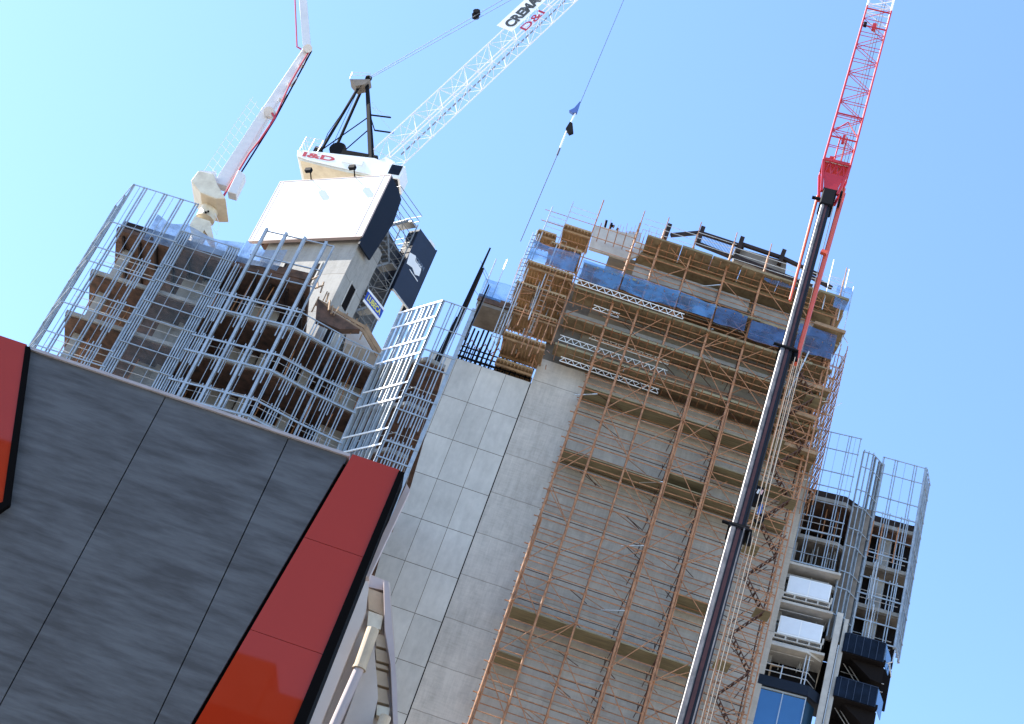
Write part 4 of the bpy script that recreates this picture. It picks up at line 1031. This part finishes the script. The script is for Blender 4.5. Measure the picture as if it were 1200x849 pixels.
# navy spandrel, window and glass
MB().prism(F1, [(-.6, 49.68), (2.6, 49.68), (2.6, 49.04), (-.6, 49.04)], -.25, .3).build('spandrel', M['navy_dk'], RW)
MB().slab([tuple(F1.w(2.605, -.25, 0).xy), tuple(F1.w(3.4, .5, 0).xy), tuple(F1.w(3.4, 2, 0).xy), tuple(F1.w(2.605, 2, 0).xy)], 49.04, 49.68).build('spandrel', M['navy_dk'], RW)
w = MB().box(F1, -.6, 2.55, .02, .06, 40, 48.9); w = w.build('window', M['glass'], RW)
m = MB(); m.box(F1, -.6, 2.6, -.06, .02, 48.92, 49.03); 
for x in (1.25, 2.57): m.box(F1, x-.03, x+.03, -.06, .018, 40, 48.92)
m.build('window_frame', M['alu_pale'], w)
w = MB().box(Fr(F1.w(2.65, .1, 0).xy, 40), 0, .9, .02, .06, 40, 48.9).build('window', M['glass'], RW)
# pale columns between the bays and the balconies
MB().box(F1, 3.35, 3.72, .15, .6, 30, 55.2).build('column', M['conc_pale'], RW)
MB().box(F1, 3.85, 4.1, .35, .8, 30, 55.0).build('column', M['conc_pale'], RW)
MB().box(F1, 3.76, 3.82, .1, .18, 30, 53).build('downpipe', M['alu_pale'], RW)
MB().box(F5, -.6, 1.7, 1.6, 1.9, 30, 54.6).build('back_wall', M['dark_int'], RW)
MB().box(F5, -.5, 2.5, .3, 3, 54.2, 54.5).build('floor_slab', M['conc_dark'], RW)
# dark glass balconies
def balcony(z):
    a = MB().box(F5, -.3, 2.25, -1.1, 2, z-.25, z).prism(F5, [(.3, z-.252), (2.3, z-.252), (2.3, z-1.3), (1.6, z-1.2)], -.6, 2); a = a.build('balcony', M['dark_int'], RW)
    MB().box(F5, -.3, 2.05, -1.16, -1.10, z-.2, z+1.05).build('balustrade_glass', M['glass_dark'], a)
    MB().box(F5, -.36, -.3, -1.1, .3, z-.2, z+1.05).build('balustrade_glass', M['glass_dark'], a)
    MB().bar(F5.w(2.1, -1.1, z+.45), F5.w(2.7, .3, z+.45), .04, 1.2).build('balustrade_glass', M['glass'], a)
    m = MB()
    for k in range(6): m.box(F5, -.1+k*.43, -.06+k*.43, -1.19, -1.162, z-.2, z+1.05)
    m.box(F5, -.2, 2.1, -1.19, -1.162, z+1.05, z+1.09); m.build('balustrade_frame', M['navy'], a)
    m = MB(); m.tube(F5.w(-.8, .0, z+.9), F5.w(1.3, .4, z-1.2), .03, 5).tube(F5.w(-.8, .05, z+.6), F5.w(1.3, .45, z-1.5), .03, 5); m.build('stair_rail', M['galv'], a)
balcony(52.95); balcony(49.95)
m = MB(); m.path([F5.w(2.3, -.3, 54.3), F5.w(2.35, -.3, 53.2), F5.w(2.75, -.2, 53.5), F5.w(2.8, -.2, 54.3)], .04, 5); m.path([F5.w(2.5, -.5, 53.2), F5.w(2.9, .2, 52.7), F5.w(2.7, .2, 53.6)], .03, 5); m.build('access_bracket', M['galv'], RW)

for z, lab in ((55.3, 'white wrapped crate on a timber pallet, upper of the two at the floor edge'), (52.44, 'white wrapped crate on a timber pallet, lower of the two at the floor edge')):
    c = thing('wrapped_crate', lab, 'crate', F1.w(1.1, .1, z-.05), F1.az, 'wrapped crates at the floor edges')
    zb = z+.0
    MB().box(F1, .14, 2.72, -.05, .9, zb+.24, zb+1.5).build('crate_body', M['white'], c, bevel=.03)
    m = MB(); m.box(F1, .22, 1.40, -.065, -.052, zb+.38, zb+1.42).box(F1, 1.46, 2.64, -.065, -.052, zb+.38, zb+1.42); m.build('wrap_panel', M['wrap'], c)
    m = MB(); m.box(F1, -.05, 2.85, -.12, .0, zb+.14, zb+.24).box(F1, -.05, 2.85, -.12, .0, zb-.14, zb-.07)
    for k in range(5): m.box(F1, -.05+k*.7, .05+k*.7, -.11, .9, zb-.07, zb+.14)
    m.box(F1, -.09, .01, -.1, 0, zb+.2, zb+.6); m.box(F1, 2.81, 2.91, -.1, 0, zb+.2, zb+.6)
    m.build('pallet', M['conc_pale'], c)

# ================================================================== 6. mobile crane
Pbot, Phead = at(803, 849, 44), at(972, 226, 49)
d = (Phead-Pbot).normalized()
base = Pbot-d*((Pbot.z-2.5)/d.z)
t = thing('mobile_crane', 'mobile crane with black and silver telescopic boom and red lattice jib', 'crane', (base.x, base.y, 0))
vd = ((Pbot+Phead)/2-Vector((0, 0, EYE))).normalized()
sd = d.cross(vd).normalized()
if sd.x < 0: sd = -sd        # sd points right in the view
nn = sd.cross(d).normalized()
if nn.dot(vd) > 0: nn = -nn   # nn points to the camera
Lb = (Phead-base).length
def bp(l, s=0., n=0.): return base+d*l+sd*s+nn*n
def along(py):
    lo_, hi_ = 0., Lb
    for _ in range(40):
        mid = (lo_+hi_)/2; p = base+d*mid-Vector((0, 0, EYE)); wv = p.y*_cp+p.z*_sp; vv = (-p.y*_sp+p.z*_cp)*FPX/wv; uu = p.x*FPX/wv
        if 424.5+uu*_s-vv*_c > py: lo_ = mid
        else: hi_ = mid
    return lo_
l1, l2 = along(625), along(415)
def boomsec(name, l0, lE, w_):
    m = MB().bar(bp(l0), bp(lE), w_*.8, w_, side=sd).build(name, M['boom_black'], t, bevel=.05)
    MB().bar(bp(l0, -w_*.27, w_*.51), bp(lE, -w_*.27, w_*.51), w_*.30, .07, side=sd).build('boom_plate', M['boom_silver'], m, bevel=.03)
    MB().bar(bp(l0, -w_*.40, w_*.18), bp(lE, -w_*.40, w_*.18), .08, w_*.5, side=sd).build('boom_side_plate', M['boom_black'], m)
    MB().bar(bp(l0, .03*w_, w_*.515), bp(lE, .03*w_, w_*.515), w_*.2, .04, side=sd).build('boom_strip', M['boom_maroon'], m)
    MB().bar(bp(l0, .30*w_, w_*.53), bp(lE, .30*w_, w_*.53), w_*.07, .05, side=sd).build('boom_rib', M['boom_silver'] if w_ > .6 else M['black'], m)
    return m
boomsec('boom_section', 0, l1, .62); boomsec('boom_section', l1, l2, .56); boomsec('boom_section', l2, Lb-.2, .48)
for l, w_ in ((l1, .74), (l2, .68)):
    m = MB(); m.bar(bp(l-.09), bp(l+.09), w_*.9, w_*.95, side=sd); m.tube(bp(l+.05, -w_*.75, .3), bp(l-.05, w_*.6, .3), .06, 8); m.tube(bp(l+.0, .5*w_, .2), bp(l-.55, .58*w_, .2), .09, 8); m.build('boom_collar', M['black'], t)
# truck body at the ground
MB().box(Fr((base.x, base.y), 75), -7, 5, -1.4, 1.4, .9, 2.2).build('carrier', M['white'], t, bevel=.08)
MB().box(Fr((base.x, base.y), 75), -1.5, 2.2, -1.3, 1.3, 2.25, 3.9).build('superstructure', M['boom_black'], t, bevel=.08)
for x in (-6, -4.4, -2.8, 1.2, 2.8, 4.2):
    for y in (-1.35, 1.35):
        F_ = Fr((base.x, base.y), 75); MB().tube(F_.w(x, y-.2, .62), F_.w(x, y+.2, .62), .62, 18).build('wheel', M['trim'], t)
# head
MB().bar(bp(Lb-1.3), bp(Lb+.15), .56, .66, side=sd).build('boom_head', M['black'], t, bevel=.05)
m = MB(); m.tube(bp(Lb-.9, -.62, .2), bp(Lb-.9, .1, .2), .07, 8); m.tube(bp(Lb-.5, .42, .3), bp(Lb-.5, .52, .3), .24, 14); m.tube(bp(Lb-.95, .44, .3), bp(Lb-.95, .52, .3), .2, 14); m.build('head_sheave', M['black'], t)
# jib adapter in red: splayed
jd = (at(1033, -18, 51.0)-Phead).normalized()
sj = sd
a1p = Phead+jd*1.45
adp = MB(); jdir0 = jd
for s_ in (-1, 1):
    for n_ in (-1, 1):
        adp.bar(bp(Lb-.4, s_*.32, n_*.25), a1p+sj*(s_*.56)+nn*(n_*.4), .10, .12, side=sd)
am = Phead.lerp(a1p, .52)
vs = [bp(Lb-.2, -.26, .33), bp(Lb-.2, .26, .33), am+sj*.42+nn*.38, am-sj*.42+nn*.38]
adp.add(vs+[v-nn*.05 for v in vs], [(0, 1, 2, 3), (7, 6, 5, 4)])
for k_ in range(3): adp.tube(am+sj*(-.4+k_*.28)+nn*.36, a1p+sj*(-.28+k_*.28)+nn*.36, .035, 5).tube(a1p+sj*(-.28+k_*.28)+nn*.36, am+sj*(-.12+k_*.26)+nn*.36, .035, 5)
adp.bar(a1p-sj*.6+jdir0*.12+nn*.1, a1p+sj*.6+jdir0*.12+nn*.1, .42, .5, side=jd)
adp.build('jib_adapter', M['crane_red'], t)
MB().bar(a1p-sj*.5+nn*.37+jd*.05, a1p+sj*.5+nn*.37+jd*.05, .07, .06, side=jd).build('adapter_stripe', M['white'], t)
jt = at(1037, -14, 51.0)
l_red = (at(1026, 22, 50.8)-a1p).length
jdir = (jt-a1p).normalized()
redend = a1p+jdir*l_red
Pj = lattice(t, a1p, redend, sj, 1.12, .9, 11, M['crane_red'], .042, .017, name='jib_chord', braces_name='jib_lacing')
lattice(t, redend, redend+jdir*6, sj, 1.12, .9, 7, M['jib_white'], .045, .024, name='jib_chord', braces_name='jib_lacing')
m = MB()
for u in (.0, .14, .28):
    c_ = a1p.lerp(redend, u); m.tube(c_-sj*.56+nn*.45, c_+sj*.56+nn*.45, .04, 6)
for s_ in (-.14, .14): m.tube(a1p+sj*s_+nn*.2, a1p.lerp(redend, .18)+sj*s_+nn*.2, .03, 6)
for u in (.86, .98):
    c_ = a1p.lerp(redend, u); MB().tube(c_-sj*.56+nn*.45, c_+sj*.56+nn*.45, .04, 6).build('jib_spacer', M['crane_red'], t)
for u0, u1 in ((.16, .24),):
    for s_ in (-1, 1): m.tube(a1p.lerp(redend, u0)+sj*(s_*.56)+nn*.45, a1p.lerp(redend, u1)+nn*.45, .03, 5)
m.build('jib_frame', M['crane_red'], t)
c_ = a1p.lerp(redend, .19); MB().bar(c_-jdir*.3, c_+jdir*.25, .12, .12, side=sj).bar(a1p.lerp(redend, .07)-sj*.35, a1p.lerp(redend, .07)-sj*.1, .1, .12, side=jdir).bar(a1p.lerp(redend, .9), a1p.lerp(redend, .945), .18, .12, side=sj).build('jib_winch', M['crane_red'], t)
c_ = a1p.lerp(redend, .86)-sj*.42+nn*.5; MB().bar(c_-jdir*.15, c_+jdir*.15, .14, .12, side=sj).build('jib_lamp', M['black'], t)
# red backstays either side of the head down to the second section
def bk(a, b, r, name='backstay'): MB().tube(a, b, r, 8).build(name, M['crane_orange'], t)
bk(Phead-d*.3-sd*.42-nn*.1, bp(l2+3.2, -.36, -.1), .06); bk(Phead+d*.5+sd*.52, bp(l2-.6, .42, .15), .085); bk(Phead+d*.5+sd*.62-nn*.2, bp(l2+1.5, .5, -.1), .03)
MB().bar(bp(Lb-4.3, .28, .2), bp(Lb-4.35, .52, .2), .2, .14, side=d).build('stay_clamp', M['crane_orange'], t)
# hoist ropes
hk = at(897, 571, 49.4)
tip = redend+jdir*5.0
m = MB(); m.tube(tip+sj*.03, hk, .016, 5).tube(tip+sj*.16, hk+sd*.14, .016, 5)
m.build('hoist_rope', M['rope_pale'], t)
m = MB()
for s_ in (.46, .60, .72): m.tube(bp(2, s_, .35), bp(l2-.4, s_-.1, .3), .015, 5)
m.tube(redend, bp(Lb, .1, .3), .015, 5); m.build('boom_rope', M['rope_pale'], t)

# hook block (hangs from the crane)
class HF(Fr):
    def px(s, px, py, y=0.0): return Fr.px(s, px-4, py, y)
FH = HF(at(893, 572, 47.0).xy, -8)
def hw(px, py, y=0.): return FH.pw(px+8, py, y)
t = thing('hook_block', 'black hook block with pink and white stripes hanging before the scaffold', 'hook block', hw(884, 604))
MB().prism(FH, [FH.px(*p) for p in ((885, 573), (890, 571), (898, 574), (899, 579), (896, 590), (889, 593), (883, 590), (882, 583))], -.16, .16).build('block', M['black'], t, bevel=.03)
for k in range(3):
    MB().prism(FH, [FH.px(885+k*4.2, 580+k*.8), FH.px(887.5+k*4.2, 575.5+k*.8), FH.px(889.5+k*4.2, 576.5+k*.8), FH.px(887+k*4.2, 581.5+k*.8)], -.165, -.161).build('stripe', M['white' if k % 2 else 'pink'], t)
MB().tube(hw(888, 592), hw(885, 603), .07, 8).build('swivel', M['hook_blue'], t)
m = MB(); pts = [hw(885+5*math.cos(a)*(1), 608+5*math.sin(a)) for a in [R(q) for q in range(-70, 200, 30)]]
m.path(pts, .05, 7); m.build('hook', M['black'], t)

# ================================================================== building behind the camera, mirrored in the red panels
t = thing('opposite_building', 'plain dark building across the street mirrored in the red panels', 'building', (-10, -30, 0))
MB().box(WORLD, -70, -26, -44, -24, 0, 50).build('wall', M['conc_dark'], t)
MB().box(WORLD, -25.9, -15, -44, -24, 0, 41.2).build('wall', M['conc_dark'], t)
MB().box(WORLD, -14.9, -4.0, -44, -24, 0, 39.6).build('wall', M['conc_dark'], t)
for zz_ in range(4, 39, 4):
    MB().box(WORLD, -39, -8, -23.99, -23.93, zz_, zz_+1.8).build('window', M['glass_dark'], t)

# ================================================================== light, sky, camera
sun_h = R(12); SUN_EL = R(46)
sdir = Vector((-math.cos(sun_h)*math.cos(SUN_EL), math.sin(sun_h)*math.cos(SUN_EL), math.sin(SUN_EL)))
ld = bpy.data.lights.new('sun', 'SUN'); ld.energy = 4.5; ld.angle = R(.53); ld.color = (1, .95, .87)
lo = bpy.data.objects.new('sun', ld); C.objects.link(lo); lo.rotation_euler = sdir.to_track_quat('Z', 'Y').to_euler(); lo.location = (0, 0, 120)
w = bpy.data.worlds.new('World'); scene.world = w; w.use_nodes = True
nt = w.node_tree; bg = nt.nodes['Background']; sk = nt.nodes.new('ShaderNodeTexSky'); sk.sky_type = 'NISHITA'; sk.sun_disc = False
sk.sun_elevation = SUN_EL; sk.sun_rotation = math.atan2(sdir.x, sdir.y); sk.altitude = 0; sk.air_density = 1.0; sk.dust_density = .35; sk.ozone_density = 5.6
nt.links.new(sk.outputs[0], bg.inputs[0]); bg.inputs[1].default_value = .15

cam = bpy.data.cameras.new('camera'); co = bpy.data.objects.new('camera', cam); C.objects.link(co)
cam.sensor_fit = 'HORIZONTAL'; cam.sensor_width = 36; cam.lens = 36*FPX/1200; cam.clip_end = 4000; cam.clip_start = .1
R0 = Vector((1, 0, 0)); U0 = Vector((0, -_sp, _cp)); Fw = Vector((0, _cp, _sp))
X = R0*_c+U0*_s; Y = -R0*_s+U0*_c; Z = -Fw
mw_ = Matrix((X, Y, Z)).transposed().to_4x4(); mw_.translation = Vector((0, 0, EYE)); co.matrix_world = mw_
scene.camera = co
vs_ = scene.view_settings; vs_.view_transform = 'Standard'; vs_.look = 'None'; vs_.gamma = 1; vs_.exposure = 1.55; vs_.use_curve_mapping = False
scene.render.engine = 'CYCLES'
scene.cycles.transparent_max_bounces = 16
